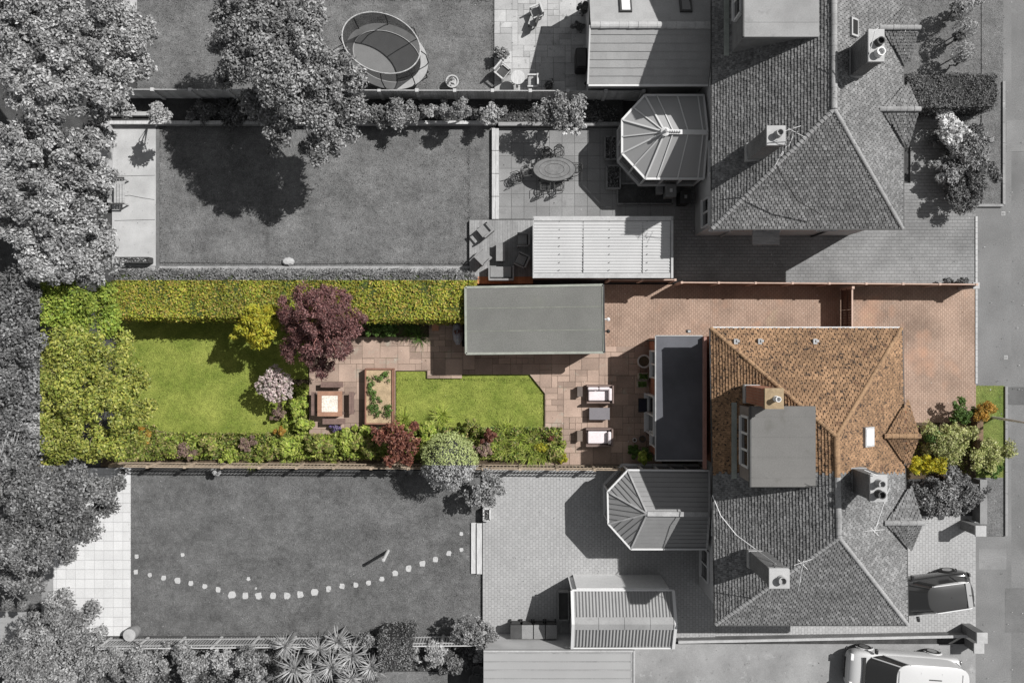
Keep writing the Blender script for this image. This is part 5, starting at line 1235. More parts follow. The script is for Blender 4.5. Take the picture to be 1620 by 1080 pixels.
for k in range(4): q.bar((-.9 + k * .95 + .2, -.55, 1.93), (-.9 + k * .95 + .2, .55, 1.93), .02, .02)
q.build('roof_rib', m_wht, r, local=True)
MB().box((-1.95, 0, 1.12), (.12, 1.5, .02)).build('wiper_cowl', m_black, r, local=True)
MB().box((.9, .25, 1.965), (.55, .04, .03)).build('roof_bar', m_dark, r, local=True)

#@@PLANTS
def trunk(root, base, tips, r0, mat):
    q = MB(); B = Vector(base); zf = max(t[2] for t in tips) * .35; fork = B + Vector((random.uniform(-.15, .15), random.uniform(-.15, .15), zf))
    q.tube([B, B.lerp(fork, .5) + Vector((.05, .03, 0)), fork], [r0 * 1.25, r0, r0 * .85], 9)
    for t in tips:
        t = Vector(t); mid = fork.lerp(t, .5) + Vector((0, 0, .12 * (t - fork).length)); q.tube([fork, mid, t], [r0 * .6, r0 * .35, r0 * .08], 6)
    return q.build('trunk', mat, root, smooth=True)
def tree(label, lobes, mat, base_px=None, per_m2=4.5, crad=(.25, .5), per=70, size=.1, trunkm=None, r0=.18, name='tree', cat='tree', group=None, z_low=.35, asp=.55, twigs=0, jit=.8):
    """lobes: (px, py, r_px, ztop) in photo px; the crown grows around them"""
    C = []; RR = []; tips = []
    for (px_, py_, rp, zt) in lobes:
        c = at(px_, py_, zt - rp * S * .35); rr = rp * S * (1 - zt / H); 
        c.z = zt - rr * .75; tips.append((c.x, c.y, c.z))
        m = max(3, int(per_m2 * math.pi * rr * rr * 1.7))
        D = unit(rng.normal(size=(m, 3))); D[:, 2] = np.where(rng.random(m) < .82, np.abs(D[:, 2]), -np.abs(D[:, 2]) * .7)
        rad = rr * np.where(rng.random(m) < .75, rng.uniform(.72, 1.06, m), rng.uniform(.4, .75, m))
        cr = np.minimum(rng.uniform(*crad, m), rr * .7)
        C.append(np.array(c[:]) + D * (rad - cr * .6)[:, None] * np.array([1, 1, .95 if mat in (l_westC, l_westC2) else (.6 if r0 > .25 else .75)])); RR.append(cr)
    C = np.concatenate(C); RR = np.concatenate(RR); C[:, 2] = np.maximum(C[:, 2], .15)
    if base_px is None:
        base = (sum(t[0] for t in tips) / len(tips), sum(t[1] for t in tips) / len(tips), 0)
    else: base = at(*base_px)
    r = thing(name, label, cat, Vector(base), group=group)
    if cat == 'tree' and r0 > .1: size = size * .72; per = int(per * 1.7); RR = RR * .92
    np_mesh('crown' if cat == 'tree' else 'foliage', clumps(C, RR, per, size, asp, jit=jit), 4, mat, r)
    if cat == 'tree' and r0 > .1:      # bare twigs that reach the skin of the crown
        q = MB(); B_ = Vector((sum(t[0] for t in tips) / len(tips), sum(t[1] for t in tips) / len(tips), sum(t[2] for t in tips) / len(tips) * .75))
        for k in rng.choice(len(C), min(len(C), 45), replace=False):
            e = Vector(C[k]) * 1.0; e.z += RR[k] * .85; st = B_.lerp(e, .45) + Vector((0, 0, .5)); q.tube([st, st.lerp(e, .6) + Vector((random.uniform(-.1, .1), random.uniform(-.1, .1), .1)), e], [.022, .012, .005], 4, caps=False)
        q.build('branches', m_twigC if mat is l_pur else (m_twigG if mat in (l_westC, l_westC2) else m_twig), r)
    if trunkm is not False: trunk(r, base, tips[:14], r0, trunkm or m_bark)
    return r
def bush(label, px_, py_, rp, zt, mat, per_m2=18, crad=(.12, .24), per=40, size=.055, name='shrub', cat='shrub', group=None, sq=1.0, trunkm=None, n=5, **kw):
    rs = random.Random(int(px_ * 7 + py_)); rp = rp * 1.12; lob = [(px_ + rs.uniform(-.15, .15) * rp, py_, rp * .6, zt)]
    if mat in (l_brt, l_bord): size = rs.choice((.05, .075, .095)); per = 34
    for k in range(n + 2): a = 2 * math.pi * k / n + rs.uniform(-.5, .5); d = rp * rs.uniform(.4, .95); lob.append((px_ + d * math.cos(a) * 1.1, py_ + d * math.sin(a) * sq * .8, rp * rs.uniform(.22, .48), zt * rs.uniform(.55, 1.0)))
    return tree(label, lob, mat, None, per_m2, crad, per, size, trunkm if trunkm is not None else m_bark, .04, name, cat, group, **kw)
# groundcover in the beds: uncountable
def cover(name, label, polys, n, mat, zt, size=.06, z0=.03):
    P = []
    for (x0, y0, x1, y1) in polys:
        for _ in range(int(n * (x1 - x0) * (y1 - y0) / 1000)):
            px_, py_ = random.uniform(x0, x1), random.uniform(y0, y1); h = z0 + zt * (.3 + .7 * abs(math.sin(px_ * .11) * math.cos(py_ * .17 + px_ * .05))) * random.uniform(.4, 1.1); c = at(px_, py_, h); P.append(c[:])
    P = np.array(P); o = np_mesh(name, leaf_quads(P, np.tile([0, 0, .8], (len(P), 1)), size, .5, .8), 4, mat); return tag(o, label, 'ground cover', kind='stuff')
# west belt of grey trees
G = 'tall trees along the left edge'
tree('large feathery grey tree filling the top left corner', [(60, 40, 70, 9.5), (140, 30, 60, 9), (190, 70, 48, 8.5), (60, 120, 75, 10), (140, 120, 65, 9.5), (205, 40, 40, 8), (175, 165, 40, 7.5), (-30, 70, 70, 9), (180, 120, 40, 8.2), (215, 100, 28, 7.5), (10, 0, 60, 9)], l_west, (20, 60), group=G, r0=.3, size=.09, crad=(.2, .45), per=85)
tree('grey tree left of the concrete pad with streaky foliage', [(60, 230, 75, 9.5), (130, 250, 55, 9), (30, 320, 75, 9.8), (110, 340, 60, 9), (150, 300, 26, 7.8), (155, 375, 33, 7.5), (70, 400, 65, 9), (140, 410, 45, 8), (0, 250, 60, 9), (150, 215, 30, 7)], l_west, (30, 330), group=G, r0=.3, size=.09, crad=(.2, .45), per=85)
tree('half grey half green tree on the left plot corner, upper one', [(85, 470, 40, 7.5), (130, 475, 40, 7.2), (165, 470, 26, 6.6), (110, 510, 36, 7), (165, 510, 26, 6.2), (70, 500, 30, 7.2), (175, 490, 18, 6)], l_westC2, (110, 500), r0=.16, size=.085, group=G)
tree('big yellow green tree filling the left end of the coloured garden', [(100, 560, 48, 8), (160, 570, 45, 7.6), (210, 600, 32, 6.8), (110, 630, 52, 8.4), (175, 640, 46, 7.8), (220, 650, 26, 6.4), (100, 700, 48, 7.8), (160, 705, 38, 7.0), (205, 690, 26, 5.6), (238, 640, 12, 5.6), (225, 605, 16, 5.6), (70, 600, 40, 8), (65, 670, 40, 8), (195, 545, 22, 5.8), (130, 535, 30, 7), (75, 740, 35, 7)], l_westC, (140, 630), r0=.28, size=.085, group=G, per=80)
tree('dark grey tree on the left edge beside the yellow green one', [(15, 470, 50, 8.6), (10, 550, 55, 8.8), (15, 640, 52, 8.6), (5, 720, 60, 8.8), (-40, 600, 60, 9), (40, 510, 24, 7.6), (38, 690, 26, 7.6)], l_w2, (10, 600), group=G, r0=.28, size=.085)
tree('drooping grey tree over the pale pad at lower left', [(40, 790, 60, 8.8), (100, 780, 50, 8.2), (150, 775, 34, 7.2), (30, 860, 55, 8.5), (85, 850, 42, 7.6), (130, 830, 30, 6.8), (165, 800, 22, 6.2), (15, 915, 30, 6.8), (50, 925, 20, 6), (110, 880, 18, 5.6), (185, 765, 18, 6), (60, 890, 24, 6.4), (10, 955, 12, 5.4), (36, 955, 10, 5.2)], l_w2, (30, 830), group=G, r0=.28, size=.085, per=80)
tree('rounded grey tree at the bottom left corner', [(70, 1000, 55, 6.5), (120, 1000, 42, 6), (40, 1050, 55, 6.6), (110, 1060, 50, 6.4), (145, 970, 18, 5), (155, 1010, 20, 5), (160, 1050, 24, 5.2), (100, 960, 26, 5.6), (-10, 1040, 40, 6)], l_g1, (90, 1030), r0=.2, size=.08, per=80)
# big tree in the middle top
tree('big leafy grey tree overhanging the trampoline and second lawn', [(a_, b_, c_, d_ * .86) for a_, b_, c_, d_ in [(400, 40, 60, 8.4), (460, 60, 60, 8.6), (510, 110, 52, 8), (440, 120, 60, 8.6), (380, 90, 44, 7.6), (350, 20, 32, 7), (500, 170, 44, 7.2), (440, 190, 36, 6.6), (560, 170, 30, 6.4), (500, 225, 28, 5.8), (345, 60, 28, 6.8), (470, 10, 55, 8), (560, 120, 24, 6.8), (350, 125, 22, 6), (505, 250, 16, 5.2), (535, 200, 32, 6), (540, 160, 26, 5.5), (470, 150, 45, 5.2), (400, -20, 55, 8), (400, 160, 26, 6.2), (445, 215, 22, 6), (430, 240, 12, 5.2), (528, 235, 14, 5), (480, 235, 12, 5)]], l_g1, (455, 110), r0=.26, size=.095, per=75)
tree('small pale grey tree between fence and concrete pad', [(252, 178, 18, 3.2), (245, 165, 12, 3), (262, 188, 12, 2.8)], l_g3, (255, 185), r0=.06, size=.07, per_m2=10, crad=(.15, .25), per=50)
# purple plum, golden acer, blossom
tree('purple leaved plum tree in the middle of the coloured garden', [(500, 500, 42, 4.9), (465, 520, 32, 4.0), (540, 510, 34, 4.6), (500, 550, 36, 4.0), (458, 556, 18, 3.4), (535, 550, 26, 4.4), (480, 465, 24, 4.4), (520, 465, 22, 4.3), (510, 580, 20, 3.2), (575, 505, 10, 3.6), (447, 475, 12, 3.8), (545, 470, 14, 3.9), (450, 500, 18, 4.2), (560, 520, 15, 4)], l_pur, (505, 530), r0=.12, size=.07, per_m2=9, crad=(.14, .32), per=60, trunkm=m_barkC, asp=.45)
tree('golden leaved small tree above the large lawn', [(398, 500, 22, 3.6), (415, 520, 24, 3.6), (385, 520, 14, 3.2), (410, 540, 16, 3), (372, 528, 8, 2.8), (425, 490, 14, 3.3), (400, 535, 14, 3)], l_gold, (415, 520), r0=.07, size=.1, per_m2=9, crad=(.14, .28), per=40, trunkm=m_barkC, asp=.28)
tree('round bush covered in pale pink blossom at the lawn edge', [(432, 605, 24, 2.2), (445, 618, 20, 2.1), (420, 610, 18, 2), (435, 588, 12, 1.9), (450, 600, 12, 1.9), (430, 625, 14, 1.9)], l_blos, (440, 610), r0=.05, size=.04, per_m2=45, crad=(.05, .09), per=22, trunkm=m_barkC, name='blossom_shrub', cat='shrub')
# hedge builder
def hedge(label, poly, z1, mat, dens=260, size=.055, name='hedge', r=.07, z0=0, top=1.0):
    cx = sum(p[0] for p in poly) / len(poly); cy = sum(p[1] for p in poly) / len(poly); root = thing(name, label, 'hedge', (cx, cy, z0))
    poly = ccw(poly); P = []; N = []
    xs = [p[0] for p in poly]; ys = [p[1] for p in poly]; A = (max(xs) - min(xs)) * (max(ys) - min(ys)); m = int(A * dens)
    def inside(x, y): return all((poly[(i + 1) % len(poly)][0] - poly[i][0]) * (y - poly[i][1]) - (poly[(i + 1) % len(poly)][1] - poly[i][1]) * (x - poly[i][0]) >= 0 for i in range(len(poly)))
    bump = lambda x, y: .05 * math.sin(x * 2.1) * math.cos(y * 2.7) + .03 * math.sin(x * 5.3 + y * 3) + .03 * math.sin(x * 9 - y * 7)
    for _ in range(m):
        x, y = random.uniform(min(xs), max(xs)), random.uniform(min(ys), max(ys))
        if inside(x, y): P.append((x, y, z1 + bump(x, y) + random.gauss(0, r * .7) - .02)); N.append((0, 0, 1.3))
    for i in range(len(poly)):
        a, b_ = poly[i], poly[(i + 1) % len(poly)]; L = math.hypot(b_[0] - a[0], b_[1] - a[1]); nx, ny = (b_[1] - a[1]) / L, -(b_[0] - a[0]) / L
        for _ in range(int(L * (z1 - z0) * dens * .8)):
            t = random.random(); z = random.uniform(z0, z1); o_ = random.gauss(0, r) + .05 * math.sin(t * L * 3 + z * 2); P.append((a[0] + (b_[0] - a[0]) * t + nx * o_, a[1] + (b_[1] - a[1]) * t + ny * o_, z)); N.append((nx, ny, .3))
    np_mesh('foliage', leaf_quads(np.array(P), np.array(N), size, .6, .7), 4, mat, root)
    MB().prism([(cx + (p[0] - cx) * .985, cy + (p[1] - cy) * (.985 if len(poly) > 4 else .93)) for p in poly], z0, z1 - .06).build('inner_twigs', M('hedge_core', (.04, .055, .015) if mat is l_hedge else g(.025), .95), root); return root
hedge('long clipped yellow green hedge along the top of the coloured garden', pxpoly([(178, 431), (748, 433), (735, 506), (178, 501)], 2.2), 2.2, l_hedge, 900, .052)
hedge('clipped dark grey hedge across the northern front garden', pxpoly([(1436, 119), (1577, 118), (1580, 150), (1574, 168), (1436, 172)], 1.6), 1.6, l_hedG, 800, .038)
hedge('clipped rounded grey hedge block behind the bottom fence', pxpoly([(598, 1008), (650, 1008), (650, 1050), (620, 1062), (598, 1065)], 1.9), 1.9, l_g2, 420, .04)
# topiary lollipops
def lollipop(label, px_, py_, rp, h, grp):
    rr = rp * S * .93; base = at(px_, py_, h); base = Vector((base.x, base.y, 0)); r = thing('topiary_tree', label, 'tree', base, group=grp)
    m = 900; D = unit(rng.normal(size=(m, 3))); P = np.array([base.x, base.y, h - rr]) + D * rr * rng.uniform(.82, 1.05, (m, 1)); np_mesh('crown', leaf_quads(P, D, .045, .6, .6), 4, l_g3, r)
    MB().tube([base, base + Vector((.02, .01, h - rr))], .03, 7).build('trunk', m_bark, r)
GT = 'ball topiary along the front boundary'
lollipop('ball topiary just above the clipped grey hedge', 1532, 76, 17, 1.7, GT); lollipop('ball topiary second up from the clipped hedge', 1537, 38, 18, 1.7, GT); lollipop('ball topiary at the very top of the row', 1534, 2, 17, 1.7, GT)
bush('dark small conifer between two ball topiaries', 1518, 58, 9, 1.4, l_g2); bush('dark small conifer beside the lowest ball topiary', 1519, 92, 8, 1.2, l_g2); bush('tangled dark shrub at the top of the front lawn', 1512, 15, 14, 1.5, l_g2); bush('pale leafy bush at the top right of the front lawn', 1545, -4, 12, 1.6, l_g3)
# front beds, north
bush('shrub with large pale flowers under the clipped hedge', 1510, 208, 34, 1.5, l_petG, size=.075, per_m2=12, per=24); bush('mid grey shrub right of the pale flowering one', 1540, 228, 30, 1.5, l_g1); bush('pale flowered shrub in the middle of the front bed', 1508, 272, 26, 1.4, l_g3, size=.065); bush('dark dense shrub on the right of the front bed', 1538, 275, 36, 1.5, l_g2, per_m2=22); bush('dark shrub at the lower end of the front bed', 1522, 308, 28, 1.4, l_g2, per_m2=20)
bush('mid grey shrub in the centre of the front bed', 1526, 248, 32, 1.6, l_g1, per_m2=20); bush('small dark plant beside the pale flowering shrub', 1478, 222, 10, .6, l_g2)
cover('ground_cover', 'dark low foliage filling the northern front bed', [(1495, 195, 1556, 318)], 600, l_g2, .6, .06)
# border between fence and second lawn
for lab, px_, py_, rp, zt, m in (('broad mid grey shrub right of the big tree', 620, 175, 26, 1.5, l_g1), ('leafy shrub second along the bed from the big tree', 650, 178, 18, 1.2, l_g1), ('pale flowered clump in the middle of the bed', 676, 175, 12, 1.1, l_g3), ('pale flowered shrub left of the conifer', 700, 172, 14, 1.3, l_g3),
    ('pointed conifer in the bed behind the second lawn', 726, 172, 20, 2.3, l_g1), ('rounded white speckled shrub at the bed corner', 776, 180, 19, 1.6, l_g3), ('small ball shrub beside the speckled one', 796, 174, 6, 1.2, l_g1), ('dark bush behind the speckled shrub', 750, 178, 10, .9, l_g2),
    ('dark low shrub under the big tree', 590, 180, 20, 1.2, l_g2), ('dark shrub left under the big tree', 320, 175, 22, .8, l_g2), ('low dark planting in the bed by the small pale tree', 365, 178, 24, .8, l_g2), ('low grey planting below the big tree crown', 410, 180, 22, .8, l_g1)):
    bush(lab, px_, py_, rp, zt, m)
tree('tall rose bush with white blooms between fence and worn patio', [(880, 165, 24, 2.8), (905, 175, 24, 2.8), (890, 190, 20, 2.5), (860, 180, 20, 2.4), (915, 160, 16, 2.5), (912, 200, 12, 2.2)], l_g1, (890, 180), r0=.05, size=.055, per_m2=12, crad=(.12, .26), per=45, name='rose_bush', cat='shrub')
P = [(920, 190), (925, 200), (910, 205), (905, 210), (915, 212), (898, 205), (924, 183), (893, 212), (903, 198), (918, 165)]
C = np.array([at(x, y, 2.3)[:] for x, y in P]); rb = bpy.data.objects['rose_bush']; np_mesh('white_blooms', clumps(C, np.full(len(C), .09), 26, .05), 4, l_petG, rb)
bush('small leafy pot plant at the northern patio edge', 793, 83, 11, .8, l_g1); bush('dark climbing plant at the extension corner', 922, 12, 12, 1.4, l_g2); bush('spiky dark plant in the shaded northern patio', 912, 42, 9, .7, l_g2); bush('low shaded plant patch under the rose bush', 940, 178, 18, .5, l_g2)
# colour garden planting
bush('grey green shrub right of the purple tree under the hedge', 590, 515, 15, 1.1, l_dkC); bush('low deep green shrub under the hedge', 615, 520, 14, .9, l_dkC)
def strap(label, px_, py_, ln, n, mat, z=0.03, wd=.035, name='strap_leaved_plant', cat='plant', up=.95, cnt=4, sp=6, group=None):
    b = at(px_, py_, .2); r = thing(name, label, cat, (b.x, b.y, z), group=group); V = []
    for k in range(cnt): p = at(px_ + random.gauss(0, sp), py_ + random.gauss(0, sp * .6), .2); V += blades((p.x, p.y, z), n, ln, wd, up)
    np_mesh('leaves', np.array(V), 4, mat, r); return r
strap('strap leaved plant under the hedge by the small seat', 650, 520, .7, 40, l_dkC, cnt=5, sp=9)
cover('ground_cover', 'mixed low green planting filling the long border', [(200, 684, 470, 726), (470, 686, 600, 727), (600, 676, 890, 727), (170, 672, 250, 728)], 620, l_bord, .55, .07)
cover('ground_cover', 'coarse bright leaves in the border below the benches', [(440, 690, 600, 724), (600, 680, 680, 722), (250, 690, 330, 722)], 420, l_brt, .75, .09)
cover('ground_cover', 'deep green undergrowth of the long border', [(230, 690, 470, 726), (690, 675, 885, 726)], 260, l_dkC, .5, .06)
cover('ground_cover', 'low green planting between large lawn and table patio', [(446, 612, 488, 690)], 450, l_brt, .4)
cover('ground_cover', 'dull low planting in the shaded bed under the northern fence', [(300, 165, 980, 194)], 160, l_g2, .25, .05, .22)
cover('ground_cover', 'straggly dark planting behind the bottom fence', [(150, 1020, 600, 1090)], 230, l_g2, .6, .06)
cover('ground_cover', 'shaded ivy behind the bottom fence near the pots', [(600, 1020, 770, 1060)], 200, l_g2, .5, .06)
cover('ground_cover', 'pale dry planting along the front wall shrubs', [(1445, 672, 1540, 750)], 200, l_bord, .3, .05, .06)
cover('ground_cover', 'grey dotted plants along the lower edge of the second lawn', [(178, 424, 745, 436)], 500, l_g2, .2, .035, .01)
for lab, px_, py_, rp, zt, m in (('fresh green climber clump at the lower right lawn edge', 470, 640, 16, .9, l_brt), ('bright green shrub above the patio corner', 475, 615, 12, .8, l_brt), ('bright clump next to the table patio, lower', 478, 672, 14, .9, l_brt),
    ('coarse leaved green shrub below the benches', 545, 700, 22, 1.0, l_brt), ('coarse leaved green shrub below and left of the benches', 505, 703, 20, 1.0, l_bord), ('yellow green shrub by the lawn corner', 450, 706, 18, .9, l_brt), ('orange flowered plant in the border by the lawn corner', 442, 682, 8, .7, l_ora),
    ('dark leaved small shrub near the large lawn edge', 437, 655, 10, .8, l_mau), ('mauve flowering patch in the border under the large lawn', 390, 700, 13, .8, l_mau), ('pinkish dry plant at the left of the border', 222, 690, 14, .9, l_ora), ('mauve patch by the fence in the left border', 290, 712, 14, .8, l_mau),
    ('yellow green shrub in the left border', 330, 705, 18, .9, l_bord), ('green shrub left of the mauve patch', 262, 708, 18, .9, l_bord), ('green shrub right of the mauve flowering patch', 420, 715, 15, .8, l_bord), ('glossy green shrub beside the copper shrub', 580, 705, 20, 1.1, l_bord), ('bright shrub between raised bed and border', 575, 680, 12, .8, l_brt),
    ('dark copper leaved perennial among the strap leaves', 772, 690, 12, 1.0, l_red), ('dark purple perennial below the copper one', 762, 710, 13, .9, l_mau), ('leafy green shrub right of the copper shrub', 672, 678, 14, .9, l_brt), ('yellow daisy clump near the patio corner', 855, 708, 9, .6, l_gold), ('small olive shrub at the end of the border', 880, 715, 16, .7, l_bord), ('yellow flowered tuft by the fence at the border end', 888, 725, 7, .6, l_gold),
    ('green shrub beside the sage ball conifer', 745, 672, 12, .8, l_bord), ('yellow green shrub below the large lawn', 360, 718, 14, .7, l_brt)):
    bush(lab, px_, py_, rp, zt, m)
bush('violet flowered tuft below the bench', 530, 676, 8, .5, l_blueg)
for i, (px_, py_) in enumerate(((790, 700), (805, 712), (820, 695), (840, 700), (835, 715), (700, 660), (640, 670), (860, 722))):
    strap(('strap leaved clump nearest the dark copper perennial', 'strap leaved clump by the fence right of the purple perennial', 'tall strap leaved clump in the middle of the right border', 'strap leaved clump left of the yellow daisies', 'strap leaved clump by the fence under the daisies', 'strap leaved tuft above the sage ball conifer', 'strap leaved tuft at the raised bed corner', 'strap leaved tuft at the right end of the border')[i], px_, py_, .75, 45, l_brt, cnt=4)
tree('copper leaved shrub leaning over the fence', [(625, 690, 24, 2.4), (645, 700, 20, 2.4), (605, 690, 16, 2.1), (625, 715, 18, 2.3), (645, 725, 14, 2.2), (615, 730, 10, 2), (655, 672, 9, 1.6), (590, 680, 8, 1.5)], l_red, (625, 700), r0=.05, size=.065, per_m2=12, crad=(.12, .26), per=45, trunkm=m_barkC, name='copper_shrub', cat='shrub')
def ballconifer(label, px_, py_, rp, h, mat, n=9000):
    rr = rp * S * (1 - h * .6 / H); c = at(px_, py_, h * .6); r = thing('ball_conifer', label, 'conifer', (c.x, c.y, 0)); D = unit(rng.normal(size=(n, 3)))
    b_ = 1 + .08 * np.sin(D[:, 0] * 9) * np.cos(D[:, 1] * 8) + .07 * np.sin(D[:, 1] * 17 + D[:, 0] * 5) * np.sin(D[:, 2] * 13)
    P = np.array([c.x, c.y, h - rr]) + D * rr * (b_ * rng.uniform(.88, 1.03, n))[:, None]; np_mesh('crown', leaf_quads(P, D + np.array([0, 0, .3]), .045, .45, .6), 4, mat, r)
    MB().tube([(c.x, c.y, 0), (c.x, c.y, h - rr)], .07, 8).build('trunk', m_barkC, r); 
    MB().lathe((c.x, c.y, h - rr * 1.75), [(.01, 0), (rr * .6, rr * .2), (rr * .82, rr * .75), (rr * .6, rr * 1.4), (.01, rr * 1.55)], 16).build('inner_twigs', M('conifer_core', g(.05), .95), r)
ballconifer('pale sage ball conifer standing across the slatted fence', 711, 729, 44, 3.0, l_con)
tree('small grey tree beside the ball conifer on the southern side', [(765, 778, 18, 2.0), (782, 765, 14, 1.9), (752, 792, 14, 1.8), (775, 792, 12, 1.8), (770, 755, 12, 1.8), (790, 778, 10, 1.7), (740, 782, 10, 1.6)], l_g1, (765, 778), r0=.06, size=.06, per_m2=12, crad=(.12, .26), per=45)
bush('pale tuft hanging on the fence below the copper shrub', 648, 742, 6, 1.0, l_g3); bush('pale flowered tuft on the south side of the slatted fence', 341, 746, 6, .9, l_g3)
tree('loose grey shrub at the lower corner of the southern patio', [(745, 1000, 24, 2.2), (765, 990, 18, 2.1), (725, 1005, 18, 2), (760, 1015, 18, 2), (775, 1008, 14, 1.9), (735, 980, 12, 1.7), (755, 1040, 10, 1.6)], l_g1, (748, 1003), r0=.04, size=.055, per_m2=10, crad=(.1, .22), per=40, name='loose_shrub', cat='shrub')
bush('round shrub beside the extension at the patio end', 1017, 718, 14, 1.2, l_dkC); bush('bright fern like shrub against the fence by the extension', 1018, 724, 9, 1.4, l_brt); bush('tiny plants at the foot of the extension wall', 1000, 712, 8, .6, l_dkC)
# bottom row
for lab, px_, py_, rp, zt, m in (('broad grey shrub behind the left end of the bottom fence', 215, 1050, 40, 2.2, l_g1), ('grey shrub with small leaves left of the spiky plants', 290, 1045, 34, 2.0, l_g1), ('pale feathery shrub left of the spiky plants', 350, 1045, 28, 1.8, l_g3), ('thin grey shrub with bare stems by the bottom fence', 395, 1040, 22, 2.4, l_g1), ('grey shrub at the very bottom left of the spiky plants', 400, 1075, 26, 1.6, l_g1), ('pale leafed shrub right of the clipped block', 680, 1032, 24, 1.5, l_g3), ('pale shrub left of the clipped hedge block', 580, 1015, 20, 1.7, l_g1), ('dark shrub behind the fence under the loose one', 715, 1050, 18, 1.2, l_g2)):
    bush(lab, px_, py_, rp, zt, m)
GP = 'spiky cabbage palms behind the bottom fence'
def palm(label, px_, py_, ln, zc, n=70):
    c = at(px_, py_, zc); r = thing('cabbage_palm', label, 'palm', (c.x, c.y, 0), group=GP); V = blades((c.x, c.y, zc), n, ln, .06, 1.0, 1.0, 3, 1.0); np_mesh('crown', np.array(V), 4, l_g3, r)
    MB().tube([(c.x, c.y, 0), (c.x, c.y, zc)], [.09, .06], 8).build('trunk', m_bark, r)
for a in (('cabbage palm nearest the fence on the left', 452, 1020, .75, 1.5), ('large pale cabbage palm, lowest on the left', 466, 1055, 1.0, 2.2), ('cabbage palm in the middle of the front row', 505, 1025, .75, 1.6), ('cabbage palm at the centre of the group', 525, 1052, .95, 2.0), ('cabbage palm right of the centre one', 558, 1035, .9, 1.9), ('cabbage palm at the bottom edge right', 556, 1072, .8, 1.7), ('upper right cabbage palm beside the fence', 535, 1012, .75, 1.5), ('cabbage palm low between the left and centre ones', 495, 1062, .8, 1.6), ('feathery cabbage palm at the right of the group', 588, 1052, .8, 1.6)): palm(*a)
m_mix = [l_brt, l_bord, l_dkC, l_var, l_mau, l_gold]
WH = ('near the left end', 'left of the middle', 'in the middle', 'right of the middle', 'near the right end')
for i, (px_, py_, m, ln) in enumerate(((215, 715, l_brt, .5), (240, 700, l_bord, .5), (305, 695, l_brt, .6), (350, 700, l_brt, .55), (375, 722, l_bord, .5), (405, 724, l_brt, .5), (465, 722, l_brt, .5), (525, 722, l_bord, .5), (690, 685, l_brt, .6), (800, 680, l_brt, .6), (850, 690, l_bord, .5), (660, 712, l_dkC, .5))):
    strap(('strap leaved tuft in the pale green border, ' + ('first', 'second', 'third', 'fourth', 'fifth', 'sixth', 'seventh', 'eighth', 'ninth', 'tenth', 'eleventh', 'twelfth')[sorted((215, 240, 305, 350, 375, 405, 465, 525, 660, 690, 800, 850)).index(px_)] + ' from the left along the fence'), px_, py_, ln, 26, m, cnt=5, sp=7, wd=.03)
# front garden, colour
bush('dark glossy bush left of the orange one in the front garden', 1522, 652, 20, 1.1, l_dkC); bush('orange brown clipped bush by the green verge', 1559, 648, 19, 1.1, l_ora, size=.045, per_m2=22); bush('large variegated shrub in the front garden', 1500, 698, 40, 1.5, l_var, per_m2=22, size=.045); bush('dark side of the front shrub bed by the house bay', 1478, 690, 18, 1.3, l_dkC)
bush('pale cream shrub on the verge corner', 1568, 722, 30, 1.3, l_var, size=.05, per_m2=18); bush('small dark shrub under the cream one', 1570, 745, 12, .8, l_dkC)
tree('golden finger leaved conifer beside the bay', [(1455, 735, 15, 1.7), (1475, 732, 18, 1.8), (1492, 738, 14, 1.7), (1465, 742, 12, 1.1), (1445, 742, 8, 1.0)], l_yel, (1470, 735), r0=.05, size=.09, per_m2=14, crad=(.1, .2), per=30, name='golden_conifer', cat='conifer', asp=.3)
wallthing('crumbling brown stone wall beside the orange bush', rectpx(1536, 655, 1546, 735), .03, .5, M('rough_stone', (.16, .11, .07), .95, .3, 4, 20, .3, bump=.02), 'stone_wall')
for lab, px_, py_, rp, zt, m in (('grey spreading shrub across the front wall, nearest the bay', 1468, 786, 32, 1.3, l_g2), ('grey spreading shrub in front of the southern house', 1500, 780, 34, 1.4, l_g1), ('grey shrub right end of the southern front bed', 1530, 782, 26, 1.2, l_g2), ('small grey shrub at the wall foot', 1515, 805, 12, .9, l_g1)):
    bush(lab, px_, py_, rp, zt, m)
# hedge edge plants on the party line by the drive wall
bush('ivy tuft on the drive fence end', 1500, 446, 7, .7, l_g2); bush('ivy tuft beside the small white gate post', 1522, 445, 9, .9, l_g2)

# ------------------------------------------------------------------ small litter and wear
def litter(name, label, polys, n, mat, z, size=.03):
    P = []
    for (x0, y0, x1, y1, zz) in polys:
        for _ in range(int(n * (x1 - x0) * (y1 - y0) / 10000)): c = at(random.uniform(x0, x1), random.uniform(y0, y1)); P.append((c.x, c.y, zz + .008))
    P = np.array(P); return tag(np_mesh(name, leaf_quads(P, np.tile([0, 0, 1.0], (len(P), 1)), size, .6, .15), 4, mat), label, 'litter', kind='stuff')
l_lit = LEAF('petal_litter_grey', [g(.45), g(.2), g(.06), g(.6)]); l_litC = LEAF('petal_litter_brown', [(.6, .48, .38), (.2, .12, .07), (.7, .62, .55), (.1, .07, .04)])
litter('leaf_litter', 'grey specks of fallen leaves on drives, patios and road', [(1065, 290, 1543, 449, .04), (1130, 742, 1543, 1005, .05), (764, 742, 1130, 1010, .16), (789, 203, 1060, 345, .065), (782, 0, 930, 145, .055), (1005, 1020, 1543, 1080, .02), (1545, 0, 1620, 1080, .05), (180, 200, 247, 420, .052)], 14, l_lit, .05)
litter('leaf_litter', 'pale specks scattered over grey lawns', [(217, 0, 781, 145, 0.01), (255, 200, 778, 418, .01), (207, 744, 764, 1003, .01)], 8, l_lit, .01, .028)
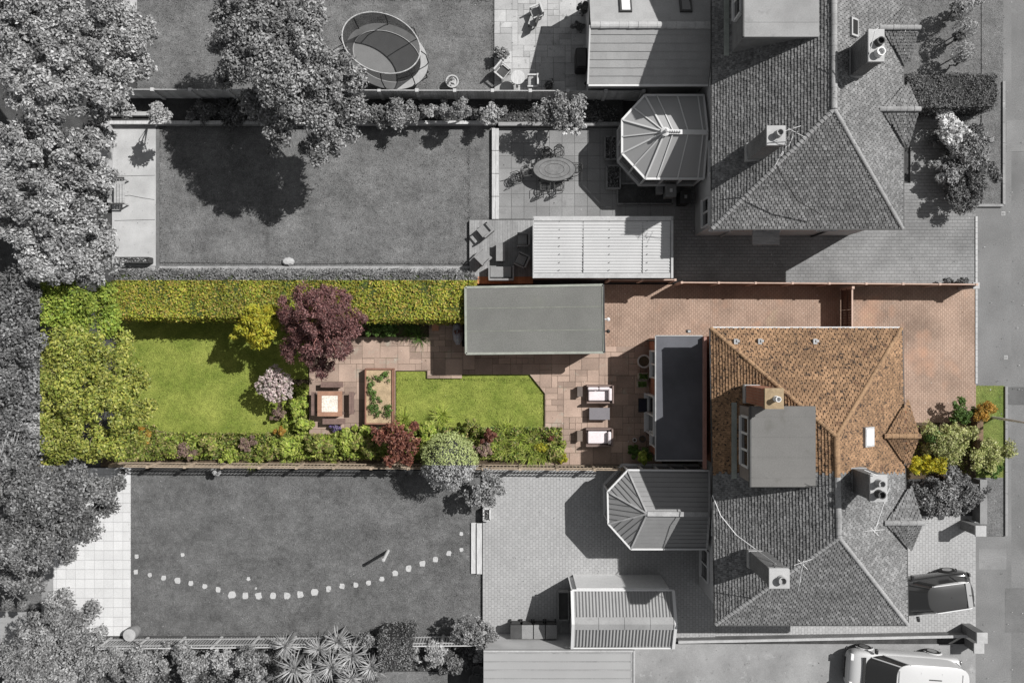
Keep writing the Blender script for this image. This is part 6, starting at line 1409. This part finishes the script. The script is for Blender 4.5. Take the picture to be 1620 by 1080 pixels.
litter('leaf_litter', 'fallen petals and leaves over the brown drive and sandstone patio', [(958, 452, 1543, 546, .052), (1430, 548, 1543, 668, .053), (862, 560, 1046, 732, .128), (492, 535, 720, 585, .128)], 26, l_litC, .05, .028)
for (x0, y0, x1, y1, m) in ((1588, 612, 1625, 640, g(.095)), (1592, 190, 1650, 240, g(.17)), (1590, 930, 1640, 1000, g(.12)), (1548, 868, 1592, 900, g(.18))): rsheet('road_patch', x0, y0, x1, y1, .004, M('tarmac_patch', m, .9, .15, 1, 20, .2))

# grass tufts standing in the lawns, ragged over their edges
def grass(label, polys, dens, mat, size=.035):
    P = []
    for pl in polys:
        q = pxpoly(pl); xs = [p[0] for p in q]; ys = [p[1] for p in q]; n = int((max(xs) - min(xs)) * (max(ys) - min(ys)) * dens)
        X = rng.uniform(min(xs) - .05, max(xs) + .05, n); Y = rng.uniform(min(ys) - .05, max(ys) + .05, n)
        keep = (np.sin(X * 1.3 + Y * .7) + np.sin(X * .41 - Y * 1.9) + np.sin(X * 3.1 + Y * 2.3) * .6 + rng.normal(0, .8, n)) > -.9
        P.append(np.stack([X, Y, rng.uniform(.005, .03, n)], 1)[keep])
    for pl in polys:      # thicker fringe along the edges
        q = pxpoly(pl)
        for i in range(len(q)):
            a, b_ = np.array(q[i]), np.array(q[(i + 1) % len(q)]); n = int(np.linalg.norm(b_ - a) * 45); t = rng.random(n)[:, None]; XY = a + (b_ - a) * t + rng.normal(0, .045, (n, 2)); P.append(np.concatenate([XY, rng.uniform(.01, .04, (n, 1))], 1))
    P = np.concatenate(P); return tag(np_mesh('grass', leaf_quads(P, np.tile([0, 0, .6], (len(P), 1)), size, .35, .9), 4, mat), label, 'grass', kind='stuff')
l_grC = LEAF('grass_blades', [(.1, .15, .02), (.2, .24, .04), (.32, .34, .09), (.13, .19, .03)], trans=.1); l_grG = LEAF('grass_blades_grey', [g(.07), g(.13), g(.2), g(.1)], trans=.1)
grass('short green grass of the coloured lawns', [[(187, 503), (488, 503), (488, 694), (187, 676)], [(627, 600), (858, 600), (858, 686), (627, 684)], [(1545, 612), (1587, 612), (1587, 754), (1545, 754)]], 110, l_grC)
grass('short grey grass of the neighbouring lawns', [[(218, 0), (780, 0), (780, 150), (218, 150)], [(253, 201), (742, 201), (742, 415), (253, 415)], [(208, 752), (762, 752), (762, 1002), (208, 1002)], [(1455, 0), (1585, 0), (1585, 118), (1455, 118)]], 70, l_grG)
